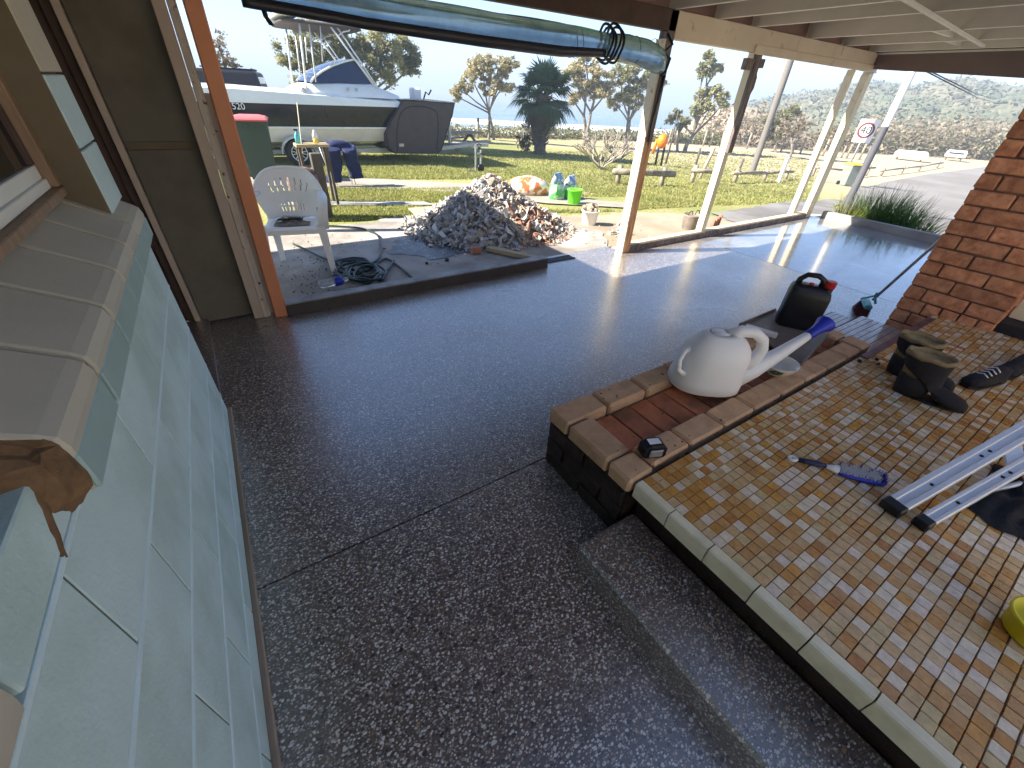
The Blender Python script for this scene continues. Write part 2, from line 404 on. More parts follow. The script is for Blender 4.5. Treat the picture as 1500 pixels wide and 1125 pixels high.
M['aqua'] = mat('aqua_plastic', (.10, .42, .48), .4, .06, 5)
M['clearp'] = mat('clear_bottle_plastic', (.85, .9, .95), .1, .02, 4, trans=.85, rvar=0)
M['juice'] = mat('yellow_liquid_bottle', (.80, .62, .10), .2, .1, 4)
M['rub'] = [mat('rubble_%s' % n_, c, .9, .22, 9, .9, 45, rand=.2) for n_, c in
            (('grey', (.44, .44, .46)), ('pale', (.54, .53, .51)), ('tan', (.42, .34, .26)), ('dark', (.28, .27, .27)), ('brick', (.34, .165, .115)), ('warm', (.47, .40, .32)))]
M['wood'] = mat('sawn_timber', (.40, .31, .20), .75, .15, 6, .3, 40, stretch=(1, 8, 8))
M['logw'] = mat('grey_weathered_log', (.33, .28, .22), .85, .22, 7, .6, 30, rand=.12, col2=(.20, .17, .13), mixs=5)
M['stumpw'] = mat('dark_weathered_post', (.10, .085, .075), .85, .25, 7, .7, 30)
M['bark'] = mat('grey_bark', (.20, .17, .14), .9, .3, 6, .7, 20)
M['palmbark'] = mat('palm_trunk', (.15, .13, .11), .95, .3, 8, 1.0, 25)
def leaf(name, c1, c2, t=.25):
    m = mat(name, c1, .55, .3, .6, col2=c2, mixs=1.7, mlo=.4, mhi=.6, rvar=.05)
    m.node_tree.nodes['Principled BSDF'].inputs['Subsurface Weight'].default_value = 0
    n, l = NW(m); b = n['Principled BSDF']; out = n['Material Output']
    tr = n.new('ShaderNodeBsdfTranslucent'); tr.inputs[0].default_value = (c1[0] * 1.6, c1[1] * 1.7, c1[2] * 1.2, 1)
    ms = n.new('ShaderNodeMixShader'); ms.inputs[0].default_value = t
    l.new(b.outputs[0], ms.inputs[1]); l.new(tr.outputs[0], ms.inputs[2]); l.new(ms.outputs[0], out.inputs[0])
    return m
M['banksia'] = leaf('banksia_leaves', (.31, .29, .16), (.19, .195, .105))
M['banksia2'] = leaf('dry_banksia_leaves', (.40, .34, .22), (.26, .235, .14))
M['palmleaf'] = leaf('palm_fronds', (.075, .12, .06), (.04, .075, .04))
M['palmdead'] = leaf('dead_palm_fronds', (.15, .12, .08), (.08, .065, .045))
M['scrub'] = leaf('coastal_scrub', (.20, .19, .09), (.12, .12, .06))
M['scrubdry'] = leaf('dry_twiggy_scrub', (.27, .21, .15), (.18, .15, .11))
M['twig'] = mat('pale_bare_twigs', (.34, .30, .25), .85, .2, 6)
M['strappy'] = leaf('strappy_leaves', (.10, .17, .045), (.05, .10, .03), .3)
M['strapyel'] = leaf('yellowing_strappy_leaves', (.30, .30, .07), (.18, .22, .05), .3)
M['grassb'] = leaf('lawn_blades', (.25, .26, .085), (.17, .185, .055), .3)
M['grassdry'] = leaf('dry_lawn_blades', (.38, .33, .14), (.28, .26, .10), .3)
M['hillm'] = mat('hillside_scrub_cover', (.11, .12, .075), .9, .2, .09, .8, .6, col2=(.17, .14, .09), mixs=.045, mlo=.42, mhi=.6)
M['hillleaf'] = mat('hillside_tree_crowns', (.105, .12, .075), .9, .15, .25, .4, .9, col2=(.17, .155, .10), mixs=.05, mlo=.4, mhi=.6)
M['navyhull'] = mat('glossy_dark_hull_paint', (.010, .012, .020), .22, .1, 2, coat=.2, rvar=.03)
M['hullwhite'] = mat('white_gelcoat', (.80, .82, .78), .25, .03, 2, coat=.3)
M['hullgrey'] = mat('grey_hull_bottom', (.80, .74, .66), .4, .1, 3)
M['tint'] = mat('tinted_windscreen', (.012, .02, .06), .12, .05, 3, coat=.5)
M['coverg'] = mat('charcoal_canvas_cover', (.075, .062, .062), .85, .08, 4, .3, 60)
M['tyre'] = mat('tyre_rubber', (.035, .035, .033), .85, .15, 8)
M['orangeb'] = mat('bright_orange_plastic', (.85, .22, .01), .45, .08, 5)
M['lime'] = mat('lime_green_plastic', (.14, .72, .03), .4, .05, 5)
M['greenbag'] = mat('green_white_printed_bag', (.10, .46, .12), .45, .2, 9, .4, 20, col2=(.70, .78, .66), mixs=6, mlo=.52, mhi=.55)
M['bluebag'] = mat('blue_white_printed_bag', (.16, .30, .52), .45, .2, 12, .4, 20, col2=(.65, .68, .70), mixs=14, mlo=.5, mhi=.55)
M['tarp'] = mat('orange_white_sack', (.70, .60, .50), .8, .1, 9, .5, 20, col2=(.55, .16, .05), mixs=7, mlo=.50, mhi=.55)
M['signwhite'] = mat('white_sign_face', (.80, .78, .76), .5, .03, 4)
M['ink'] = mat('black_ink', (.02, .02, .02), .5, .05, 5)
M['signred'] = mat('faded_red_ring', (.20, .04, .05), .5, .05, 5)
M['greybin'] = mat('grey_green_bin', (.22, .25, .22), .5, .08, 4)
M['yellid'] = mat('yellow_bin_lid', (.75, .52, .03), .45, .05, 4)
M['concpole'] = mat('grey_power_pole', (.17, .155, .145), .85, .14, 3, .3, 30, stretch=(5, 5, .6))
M['polewhite'] = mat('white_painted_pole', (.82, .80, .76), .5, .04, 3)
M['polegrey'] = mat('grey_lower_pole', (.10, .10, .115), .6, .08, 4)  # darker grey for the lower length of the round pole
M['cloth'] = mat('brown_checked_cloth', (.10, .05, .05), .9, .3, 30, .6, 60, col2=(.20, .13, .11), mixs=30)
M['denim'] = mat('navy_cotton_trousers', (.018, .026, .085), .9, .25, 12, .5, 80)
M['pot'] = mat('grey_rusty_tub', (.22, .19, .16), .85, .3, 8, .6, 40)
M['mat_'] = mat('dark_doormat', (.028, .022, .02), .95, .25, 30, .8, 120)
M['bristle'] = mat('white_bristles', (.75, .77, .82), .8, .1, 60)
M['bristler'] = mat('dark_red_bristles', (.15, .045, .06), .85, .2, 60)
M['paving'] = mat('bounce_paving', (.62, .56, .48), .9, .1, 2)
M['sillmortar'] = mat('dark_sill_joint', (.035, .028, .02), .95, .2, 20)
M['perp'] = mat('grey_green_perpend_joint', (.13, .17, .15), .9, .2, 20)
M['pine'] = leaf('pine_needles', (.05, .08, .04), (.03, .05, .025))
M['renderwall'] = mat('cream_render', (.80, .74, .62), .8, .05, 3)
# lawn
def lawn():
    m = bpy.data.materials.new('lawn'); m.use_nodes = True; n, l = NW(m); b = n['Principled BSDF']
    b.inputs['Roughness'].default_value = .95; b.inputs['Specular IOR Level'].default_value = .2
    tc = n.new('ShaderNodeTexCoord')
    def ns(s, d=5):
        t = n.new('ShaderNodeTexNoise'); t.inputs['Scale'].default_value = s; t.inputs['Detail'].default_value = d; l.new(tc.outputs['Object'], t.inputs['Vector']); return t
    def mixc(f, a, bcol):
        mx = n.new('ShaderNodeMix'); mx.data_type = 'RGBA'; l.new(f, mx.inputs[0])
        if isinstance(a, tuple): mx.inputs[6].default_value = (*a, 1)
        else: l.new(a, mx.inputs[6])
        if isinstance(bcol, tuple): mx.inputs[7].default_value = (*bcol, 1)
        else: l.new(bcol, mx.inputs[7])
        return mx.outputs[2]
    def mr(x, a, b_):
        r = n.new('ShaderNodeMapRange'); r.inputs[1].default_value = a; r.inputs[2].default_value = b_; l.new(x, r.inputs[0]); return r.outputs[0]
    c = mixc(mr(ns(.35).outputs[0], .4, .62), (.22, .24, .075), (.33, .30, .14))
    c = mixc(mr(ns(1.6, 8).outputs[0], .45, .7), c, (.28, .27, .10))
    c = mixc(mr(ns(14, 6).outputs[0], .5, .75), c, (.17, .20, .05))
    # drier and sandier with distance towards the beach and the road side
    sp = n.new('ShaderNodeSeparateXYZ'); l.new(tc.outputs['Object'], sp.inputs[0])
    ad = n.new('ShaderNodeMath'); ad.operation = 'MULTIPLY_ADD'; l.new(ns(.2, 4).outputs[0], ad.inputs[0]); ad.inputs[1].default_value = 14; l.new(sp.outputs[0], ad.inputs[2])
    c = mixc(mr(ad.outputs[0], 16, 36), c, (.46, .38, .26))
    l.new(c, b.inputs['Base Color'])
    bp = n.new('ShaderNodeBump'); bp.inputs['Strength'].default_value = .8; bp.inputs['Distance'].default_value = .03
    l.new(ns(30, 8).outputs[0], bp.inputs['Height']); l.new(bp.outputs[0], b.inputs['Normal'])
    return m
M['lawn'] = lawn()
def sea_mat():
    m = mat('sea_water', (.04, .13, .19), .22, .12, .02, .6, .25, rvar=.05, stretch=(1, 1, 1))
    return m
M['sea'] = sea_mat()
M['foam'] = mat('surf_foam', (.85, .86, .86), .8, .08, .3, .3, 2)
# ================================================================ SETTING
def polar_mesh(name, m, r0f, r1f, nr, na, a0=-180, a1=180, jit=0.0, zoff=0.0):
    mb = MB(); vs = []; fs = []
    for i in range(nr + 1):
        for j in range(na + 1):
            a = a0 + (a1 - a0) * j / na
            t = i / nr; d = r0f(a) * (r1f(a) / r0f(a)) ** t
            x, y = d * math.cos(rad(a)), d * math.sin(rad(a))
            vs.append((x, y, T(x, y) + zoff))
    for i in range(nr):
        for j in range(na):
            k = i * (na + 1) + j
            fs.append((k, k + na + 1, k + na + 2, k + 1))
    mb.add(vs, fs, True)
    return tag(mb.build(name, m), kind='structure')
polar_mesh('lawn_ground', M['lawn'], lambda a: 1.0, lambda a: edge_d(a) + 2.5, 60, 240)
tag(MB().box(-1.2, 9.0, -6, 3.34, -.5, -.025).build('ground_under_slab', M['dirtconc']), kind='structure')
polar_mesh('dune_ground', M['dune'], lambda a: edge_d(a) + 2.4, lambda a: edge_d(a) + 42, 24, 160)
polar_mesh('beach_sand', M['beach'], lambda a: edge_d(a) + 41, lambda a: 400, 24, 160)
SEA = -7.15
# the sea: one wide sheet beyond the sand, its near shore following the beach
sea = MB()
sh = [(-400, 96), (-100, 98), (0, 104), (60, 104), (110, 92), (170, 78), (260, 95), (420, 160), (1400, 500)]
far = [(x * 1 if x > -400 else -3000, 4200) for x, y in sh]; far[-1] = (5200, 4200); far[0] = (-3500, 4200)
vs = [(x, y, SEA) for x, y in sh] + [(x, y, SEA) for x, y in far]; k = len(sh)
sea.add(vs, [(i, i + 1, k + i + 1, k + i) for i in range(k - 1)])
tag(sea.build('sea', M['sea']), kind='structure')
# surf: broken foam lines rolling in
for (r_, wdt, ph) in ((193, 5.5, 0), (184, 2.4, 2), (180, 2.0, 4)):
    f = MB(); n = 90; vs = []
    for i in range(n + 1):
        px = 560 + i * 6.2; row = r_ + .054 * (px - 750)
        p = PZ(px, row, SEA + .06); q = 1 + .35 * math.sin(i * .7 + ph) * math.sin(i * .23 + ph)
        d = Vector((p.x, p.y, 0)).normalized(); w_ = wdt * q * (1 + .3 * R.random()) * p.length / 130
        z = SEA + .06
        vs += [(p.x - d.x * w_, p.y - d.y * w_, z), (p.x + d.x * w_ * .2, p.y + d.y * w_ * .2, z + .5), (p.x + d.x * w_, p.y + d.y * w_, z)]
    f.add(vs, [(i * 3 + c, i * 3 + 3 + c, i * 3 + 4 + c, i * 3 + 1 + c) for i in range(n) for c in (0, 1)], True)
    tag(f.build('surf', M['foam']), kind='structure')

def drape(name, poly, m, off, cuts=3, kind='structure'):
    import bmesh
    bm = bmesh.new(); vs = [bm.verts.new((x, y, 0)) for x, y in poly]; bm.faces.new(vs)
    bmesh.ops.triangulate(bm, faces=bm.faces[:])
    for _ in range(cuts):
        es = [e for e in bm.edges if e.calc_length() > .5]
        bmesh.ops.subdivide_edges(bm, edges=es, cuts=1, use_grid_fill=True)
        bmesh.ops.triangulate(bm, faces=bm.faces[:])
    for v in bm.verts:
        v.co.z = T(v.co.x, v.co.y) + off
    bmesh.ops.recalc_face_normals(bm, faces=bm.faces[:])
    if sum(f.normal.z for f in bm.faces) < 0: bmesh.ops.reverse_faces(bm, faces=bm.faces[:])
    me = bpy.data.meshes.new(name); bm.to_mesh(me); bm.free(); me.materials.append(m)
    o = bpy.data.objects.new(name, me); COL.objects.link(o); return tag(o, kind=kind)
def rough_edge(poly, amp, n=6):
    out = []
    for i, p in enumerate(poly):
        q = poly[(i + 1) % len(poly)]
        L = math.hypot(q[0] - p[0], q[1] - p[1])
        for k in range(n):
            t = k / n; out.append((p[0] + (q[0] - p[0]) * t + R.uniform(-amp, amp) * min(1, L), p[1] + (q[1] - p[1]) * t + R.uniform(-amp, amp) * min(1, L)))
    return out
def gx(l): return [tuple(GT(*p)[:2]) for p in l]
drape('sandy_ground', rough_edge([(3.86, 3.55), (8.3, 3.5), (7.6, 4.3), (6.6, 4.9), (5.9, 5.2), (4.9, 5.2), (4.1, 5.3), (3.4, 4.6)], .10), M['sandp'], .012)
drape('yard_concrete', rough_edge([(-.6, 3.47), (3.8, 3.5), (4.25, 4.25), (3.9, 5.3), (2.4, 5.7), (.9, 5.95), (-.6, 6.0)], .05), M['dirtconc'], .022, 4)
drape('wet_patch', rough_edge([(1.3, 4.5), (1.7, 4.15), (2.5, 4.1), (2.7, 4.5), (2.2, 4.9), (1.6, 4.9)], .08), M['wetpatch'], .028, 2)
drape('concrete_path', gx([(340, 262), (560, 264), (700, 272), (830, 291), (925, 300), (925, 307), (800, 300), (660, 283), (480, 276), (340, 274)]), M['path'], .025)
drape('path_edging', gx([(380, 296), (480, 296), (620, 297), (640, 302), (480, 303), (380, 303)]), M['conc'], .02)
drape('worn_earth', rough_edge(gx([(735, 264), (800, 270), (868, 283), (850, 292), (780, 286), (700, 276)]), .08), M['sandp'], .015)
drape('driveway', rough_edge([(7.0, 3.62), (8.6, 3.62), (8.7, 3.3), (12.6, 4.6), (15.5, 5.6), (12.6, 5.7), (9.8, 5.1), (7.6, 4.7)], .08), M['drive'], .022, 4)
drape('road', [(8.75, -4), (8.75, 3.25), (12.4, 4.5), (17.2, 6.2), (23, 8.0), (29.9, 9.4), (38, 10.0), (48, 10.2), (60, 10.4), (66, 8), (66, -10), (30, -12), (20, -8)], M['road'], .035, 6)

# hill behind the road
HILL_A = [-14, 4, 9, 12.3, 15.5, 18.9, 21.8, 25, 27.5, 30.2, 32.3, 34]; HILL_Z = [8, 8, 7.5, 7.1, 8.6, 6.6, 7.6, 4.9, 3.3, 1.3, -1, -6]
def hill_h(x, y):
    a = angd(x, y); d = math.hypot(x, y)
    ridge = interp(a, HILL_A, HILL_Z) + 3.2
    t = interp(d, [62, 90, 150, 210, 300], [0, .2, .72, 1, .5])
    h = ridge * t * (1 + .03 * math.sin(a * .9 + d * .03) + .02 * math.sin(a * 2.1 - d * .05))
    return h - 3.2
hb = MB(); vs = []; fs = []; NA, NR = 120, 46
for i in range(NR + 1):
    for j in range(NA + 1):
        a = -14 + 49 * j / NA; d = 60 + 240 * (i / NR) ** 1.3
        x, y = d * math.cos(rad(a)), d * math.sin(rad(a))
        vs.append((x, y, hill_h(x, y) + R.uniform(-.5, .5)))
for i in range(NR):
    for j in range(NA):
        k = i * (NA + 1) + j; fs.append((k, k + NA + 1, k + NA + 2, k + 1))
hb.add(vs, fs, True); tag(hb.build('hill', M['hillm']), kind='structure')
# bare dune face
dm = MB(); vs = []; fs = []
for i in range(13):
    for j in range(25):
        a = 25.5 + 13 * j / 24; d = 52 + 40 * i / 12; x, y = d * math.cos(rad(a)), d * math.sin(rad(a))
        e_ = math.sin(math.pi * j / 24); vs.append((x, y, -2.5 + 3.9 * e_ ** .7 * math.sin(math.pi * min(1, .15 + i / 13)) + R.uniform(-.02, .02)))
for i in range(12):
    for j in range(24):
        k = i * 25 + j; fs.append((k, k + 25, k + 26, k + 1))
dm.add(vs, fs, True); tag(dm.build('sand_dune', M['sandp']), kind='structure')

# foliage clumps ------------------------------------------------------
def blob(mb, c, r, seed):
    rr = random.Random(seed)
    t = (1 + 5 ** .5) / 2
    V = [(-1, t, 0), (1, t, 0), (-1, -t, 0), (1, -t, 0), (0, -1, t), (0, 1, t), (0, -1, -t), (0, 1, -t), (t, 0, -1), (t, 0, 1), (-t, 0, -1), (-t, 0, 1)]
    Fc = [(0, 11, 5), (0, 5, 1), (0, 1, 7), (0, 7, 10), (0, 10, 11), (1, 5, 9), (5, 11, 4), (11, 10, 2), (10, 7, 6), (7, 1, 8), (3, 9, 4), (3, 4, 2), (3, 2, 6), (3, 6, 8), (3, 8, 9), (4, 9, 5), (2, 4, 11), (6, 2, 10), (8, 6, 7), (9, 8, 1)]
    vs = []
    for v in V:
        s = r / 1.9 * rr.uniform(.7, 1.35); vs.append((c[0] + v[0] * s, c[1] + v[1] * s, c[2] + v[2] * s * .7))
    mb.add(vs, Fc, False)
def leafquad(mb, c, s, rr, n=1):
    for _ in range(n):
        u = Vector((rr.gauss(0, 1), rr.gauss(0, 1), rr.gauss(0, .7))).normalized(); w = u.cross(Vector((rr.gauss(0, 1), rr.gauss(0, 1), rr.gauss(0, 1)))).normalized()
        c = Vector(c); L = s * rr.uniform(.6, 1.4)
        mb.add([c - u * L, c + w * L * .42, c + u * L, c - w * L * .42], [(0, 1, 2, 3)])
hs = MB()
for i in range(5200):
    a = R.uniform(-12, 34); d = 60 + 165 * R.random() ** .8; x, y = d * math.cos(rad(a)), d * math.sin(rad(a))
    z = hill_h(x, y)
    if z < -3.3: continue
    r = R.uniform(.9, 2.3) * (.45 + d / 200)
    c = Vector((x, y, z + r * .3))
    blob(hs, c, r * .75, i)
    for _ in range(9):
        v = Vector((R.gauss(0, 1), R.gauss(0, 1), abs(R.gauss(0, 1)))).normalized() * r * R.uniform(.6, 1.0)
        leafquad(hs, c + Vector((v.x, v.y, v.z * .8)), r * .22, R)
tag(hs.build('hillside_scrub', M['hillleaf']), label='dense olive coastal scrub covering the hazy hill beyond the road', cat='scrub', kind='stuff')

# ================================================================ SLABS
def slab(name, poly, m, z0=-.2, z1=0.0):
    return tag(MB().prism(poly, z0, z1).build(name, m), kind='structure')
slab('aggregate_slab', [(-.33, -2.4), (1.2, -2.4), (1.2, 1.096), (-.33, 1.096)], M['terrazzo'])
slab('aggregate_slab', [(-.33, 1.104), (3.0, 1.104), (3.0, .5), (5.196, .5), (5.196, 3.35), (3.86, 3.35), (3.80, 3.62), (2.74, 3.62), (2.69, 3.35), (.14, 3.35), (.14, 3.56), (-.41, 3.56), (-.41, 2.28), (-.33, 2.28)], M['terrazzo'])
slab('smooth_concrete_slab', [(5.204, -1.5), (8.42, -1.5), (8.42, 3.35), (5.204, 3.35)], M['smooth'])
slab('smooth_concrete_slab', [(5.204, 3.352), (8.9, 3.352), (8.5, 3.62), (3.90, 3.62), (3.90, 3.352)], M['conc'], -.2, -.012)
slab('raised_door_slab', [(-1.2, 2.275), (-.35, 2.275), (-.375, 3.50), (-1.2, 3.50)], M['terrazzo_step'], -.2, .035)

# ================================================================ LEFT WALL
wall = thing('block_wall', 'pale blue painted concrete block wall with a window and brown sloping sill', 'wall', (-.33, 0, 0))
WX = .33
def wadd(mb, name, m, kind=None):
    o = mb.build(name, m, wall); o.location = (WX, 0, 0)
    if kind: o['kind'] = kind
    return o
wadd(MB().box(-.51, -.345, -2.4, 2.262, -.2, .975), 'core', M['darkjoint'])
courses = [(.02, .105), (.115, .305), (.32, .515), (.53, .725), (.74, .945)]
bj = MB(); pj = MB()
k = 0
for ci, (z0, z1) in enumerate(courses):
    off = .56 if ci % 2 == 0 else .785
    ys = [off + .448 * n for n in range(-7, 6)]
    ys = [y for y in ys if -2.3 < y < 2.2]; ys = [-2.4] + ys + [2.27]
    for a, b in zip(ys, ys[1:]):
        if b - a < .03: continue
        wadd(MB().box(-.345, -.33, a + .0035, b - .0035, z0 - .0, z1, .0012), 'block', M['bluewall'])
        if b < 2.2: pj.box(-.3445, -.3325, b - .0034, b + .0034, z0 + .001, z1 - .001)
    if z1 < .93:
        zz = z1
        vs = []; n = 60
        bj.box(-.346, -.3285, -2.4, 2.27, zz + .001, zz + .014, .002)
bj.box(-.346, -.3285, -2.4, 2.27, .946, .957, .002)
wadd(bj, 'mortar_joint', M['bluejoint']); wadd(pj, 'perpend_joint', M['perp'])
wadd(MB().box(-.342, -.312, -2.4, 2.3, -.05, .012, .004), 'footing', M['sandp'])
# sill blocks
def sillblock(y0, y1, end=False):
    prof = [(-.52, .965), (-.302, .965), (-.298, .985), (-.296, 1.05), (-.302, 1.072), (-.318, 1.084), (-.46, 1.165), (-.52, 1.175)]
    mb = MB(); n = len(prof); rings = []
    for y, s in ((y0, .006), (y0 + .006, 0), (y1 - .006, 0), (y1, .006)):
        cx, cz = -.42, 1.05
        rings.append([(x + (cx - x) * s * 6, y, z + (cz - z) * s * 6) for x, z in prof])
    mb.loft(rings, smooth=False)
    return mb
for y0, y1 in ((.69, .938), (.942, 1.188), (1.192, 1.438), (1.442, 1.688), (1.692, 1.93), (1.934, 2.215)):
    wadd(sillblock(y0 + .005, y1 - .005), 'sill_block', M['sill']); wadd(MB().box(-.303, -.2945, y0 + .006, y1 - .006, .966, 1.035, .003), 'painted_lip', M['sillface'])
so_ = wadd(sillblock(.10, .385), 'sill_block', M['sill']); so_.location.x -= .022; wadd(sillblock(-.2, .096), 'sill_block', M['sill'])
jm = MB()
for y in (.94, 1.19, 1.44, 1.69, 1.932): jm.box(-.5, -.304, y - .002, y + .002, .97, 1.062)
jm.loft([[(-.5, y, 1.0), (-.5, y, 1.160), (-.325, y, 1.066), (-.306, y, 1.045), (-.306, y, .975)] for y in (.70, 2.2)], smooth=False)
wadd(jm, 'sill_mortar', M['sillmortar'])
# broken end of the sill
be = MB(); rr = random.Random(3); rings = []
bp_ = [(-.52, .95), (-.47, .935), (-.42, .945), (-.37, .93), (-.33, .945), (-.300, .975), (-.297, 1.0), (-.297, 1.045), (-.303, 1.068), (-.32, 1.078), (-.37, 1.108), (-.42, 1.138), (-.46, 1.160), (-.52, 1.170)]
for t in range(6):
    y = .698 - .013 * t; s_ = 1 - .035 * t * (1 + .3 * (t > 3))
    rings.append([(-.42 + (x + .42) * s_ + rr.uniform(-.004, .004), y + rr.uniform(-.007, .007), 1.06 + (z - 1.06) * s_ + rr.uniform(-.005, .005)) for x, z in bp_])
be.loft(rings[::-1], smooth=False); wadd(be, 'broken_end', M['brokenbrick'])
mb = MB(); rings = []
for i in range(8):
    f = i / 7; y = .650 - .062 * f + rr.uniform(-.003, .003); zc = 1.035 - .085 * f; w = .012 * (1 - .6 * f) * rr.uniform(.6, 1.3)
    rings.append([(-.3295, y - w, zc + .004), (-.3275, y, zc), (-.3295, y + w, zc - .004), (-.340, y + w, zc), (-.340, y - w, zc)])
mb.loft(rings, smooth=False)
wadd(mb, 'mortar_crack', M['brokenbrick'])
wadd(MB().box(-.52, -.3305, .402, .668, .958, 1.05, .003), 'patched_block', M['bluewall'])
# wall strip beside the window and its reveal
wadd(MB().box(-.52, -.362, 1.985, 2.262, .96, 2.75), 'pier_core', M['olive'])
zz = 1.10; i = 0
while zz < 2.7:
    wadd(MB().box(-.362, -.345, 1.985, 2.27, zz, zz + .188, .0025), 'block', M['bluewall'] if zz < 1.40 else M['cream']); zz += .195; i += 1
wadd(MB().box(-.520, -.350, 1.975, 1.984, 1.10, 2.75), 'reveal', M['olive'])
wadd(MB().box(-.520, -.345, -2.4, 1.97, 2.25, 2.75), 'lintel', M['cream'])
win = thing('window', 'white framed dark window above the brown sloping block sill', 'window', (-.46, 0, 1.2))
def wn_(mb, name, m, par=win):
    o = mb.build(name, m, par)
    if par is win: o.location = (.46, 0, -1.2)
    return o
wn_(MB().box(-.51, -.425, -2.4, 1.965, 1.172, 1.197, .003), 'sill_board', M['timberbrown'])
fr = wn_(MB().box(-.475, -.448, -2.4, 1.92, 1.198, 1.225, .002).box(-.482, -.456, -2.4, 1.92, 1.2252, 1.262, .002), 'frame', M['alu'])
wn_(MB().box(-.49, -.43, 1.925, 1.972, 1.198, 2.25, .003), 'jamb', M['timberbrown'])
wn_(MB().box(-.485, -.455, 1.895, 1.923, 1.2625, 2.2, .002), 'stile', M['darkbrown'])
wn_(MB().box(-.472, -.467, -2.4, 1.895, 1.2625, 2.2), 'pane', M['glassdark'])
wn_(MB().box(-.9, -.895, -2.4, 2.0, 1.0, 2.4), 'backing', M['darkbrown'])

# ================================================================ PANEL WALL by the orange post
pw = thing('clad_wall', 'dark weathered fibre cement wall panel between the blue wall and orange post', 'wall', (-.2, 3.52, 0))
def pa(mb, name, m):
    o = mb.build(name, m, pw); o.location = (.2, -3.52, 0); return o
pa(MB().box(-.41, -.03, 3.50, 3.512, .012, 1.128), 'panel', M['sheet'])
pa(MB().box(-.41, -.03, 3.50, 3.512, 1.172, 2.3), 'panel', M['sheet'])
pa(MB().box(-.41, -.03, 3.504, 3.514, 1.130, 1.170), 'cover_strip', M['olive'])
pa(MB().box(-1.3, -.45, 3.54, 3.58, .03, 2.3), 'door_leaf', M['darkbrown'])
pa(MB().box(-.50, -.452, 3.515, 3.56, .035, 2.3, .003), 'door_stop', M['darkbrown'])
pa(MB().box(-.452, -.418, 3.475, 3.545, .035, 2.3, .003), 'door_frame', M['trim'])
pa(MB().box(-.52, -.502, 3.50, 3.53, .42, .50, .002), 'hinge', M['black'])
bd = MB().bar((-.052, 3.415, .004), (.000, 3.415, 2.2), .062, .022, .003); pa(bd, 'corner_board', M['trim'])
bd = MB().bar((-.006, 3.412, .002), (.048, 3.412, 2.2), .028, .02, .003); pa(bd, 'flaking_board', M['peel'])
bd = MB().bar((.020, 3.44, .002), (.066, 3.44, 2.2), .022, .05, .003); pa(bd, 'flaking_board', M['peel'])
pa(MB().box(-.5, .0, 3.58, 3.62, 0, 2.3), 'backing', M['olive'])
pa(MB().bar((.03, 3.475, .002), (.065, 3.475, 1.42), .10, .02, .002), 'flaking_board', M['peel'])
op = thing('orange_post', 'terracotta orange painted timber post standing at the left end of the concrete kerb', 'post', (.105, 3.40, 0))
o = MB().bar((.098, 3.40, 0), (.150, 3.40, 2.12), .088, .09, .006).build('shaft', M['orange'], op); o.location = (-.105, -3.40, 0)
# unseen house wall stopping sun leaks, then an added roof shading the yard
wg = thing('house_wing', 'cream rendered house wall set back behind the blue block wall', 'building', (-1.4, .4, 0))
o = MB().box(-1.45, -1.3, -2.8, 3.63, -.3, 2.335).build('wall', M['cream'], wg); o.location = (1.4, -.4, 0)
cpt = thing('shade_roof', 'unseen open white roof on posts added to shade the yard', 'shade_roof', (-2.2, 5.0, 0))  # added out of view: shades chair and yard, open sides admit skylight
def cpa(mb, name, m): o = mb.build(name, m, cpt); o.location = (2.2, -5.0, 0); return o
cpa(MB().box(-5.2, -.14, 3.64, 6.2, 2.60, 2.66), 'ceiling', M['hullwhite'])
cpa(MB().box(-5.3, -.10, 3.60, 6.3, 2.661, 2.72), 'roof', M['metalroof'])
for x in (-5.0, -.22):
    for y in (3.74, 6.1): cpa(MB().box(x - .05, x + .05, y - .05, y + .05, -.3, 2.598, .005), 'post', M['polewhite'])

cw = thing('bounce_wall', 'unseen cream rendered wall behind the viewer, added to bounce sunlight', 'wall', (2, -4.6, 0))  # added behind the camera to reflect sunlight into the porch
o = MB().box(-6, 12, -4.7, -4.5, -.5, 3.2).build('wall', M['renderwall'], cw); o.location = (-2, 4.6, 0)
tag(MB().box(-6, 12, -4.49, -2.45, -.3, .002).build('bounce_paving', M['paving']), kind='structure')  # added pale ground that bounces sunlight up under the roof

# ================================================================ KERBS
kb = thing('concrete_kerb', 'raw concrete kerb from the orange post to the drain grate', 'kerb', (1.4, 3.40, 0))
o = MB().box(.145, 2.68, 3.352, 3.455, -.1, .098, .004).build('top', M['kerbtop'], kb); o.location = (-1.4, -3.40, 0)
o = MB().box(.145, 2.675, 3.340, 3.3515, -.1, .088, .002).build('dark_face', M['kerbface'], kb); o.location = (-1.4, -3.40, 0)  # front face in a much darker tone than the top
tp = thing('bottom_plate', 'cream timber bottom plate running between the verandah posts', 'timber plate', (6, 3.4, 0))
o = MB().box(3.895, 8.12, 3.368, 3.46, -.012, .085, .005).build('plank', M['postcream'], tp); o.location = (-6, -3.4, 0)
o = MB().box(3.895, 8.12, 3.350, 3.3675, -.01, .070, .002).build('face_board', M['agedpurple'], tp); o.location = (-6, -3.4, 0)
ek = thing('end_kerb', 'low grey concrete kerb edging the bed of strappy plants', 'kerb', (8.48, 2, 0))
o = MB().box(8.425, 8.54, -1.5, 3.25, -.2, .11, .006).build('top', M['conc'], ek); o.location = (-8.48, -2, 0)

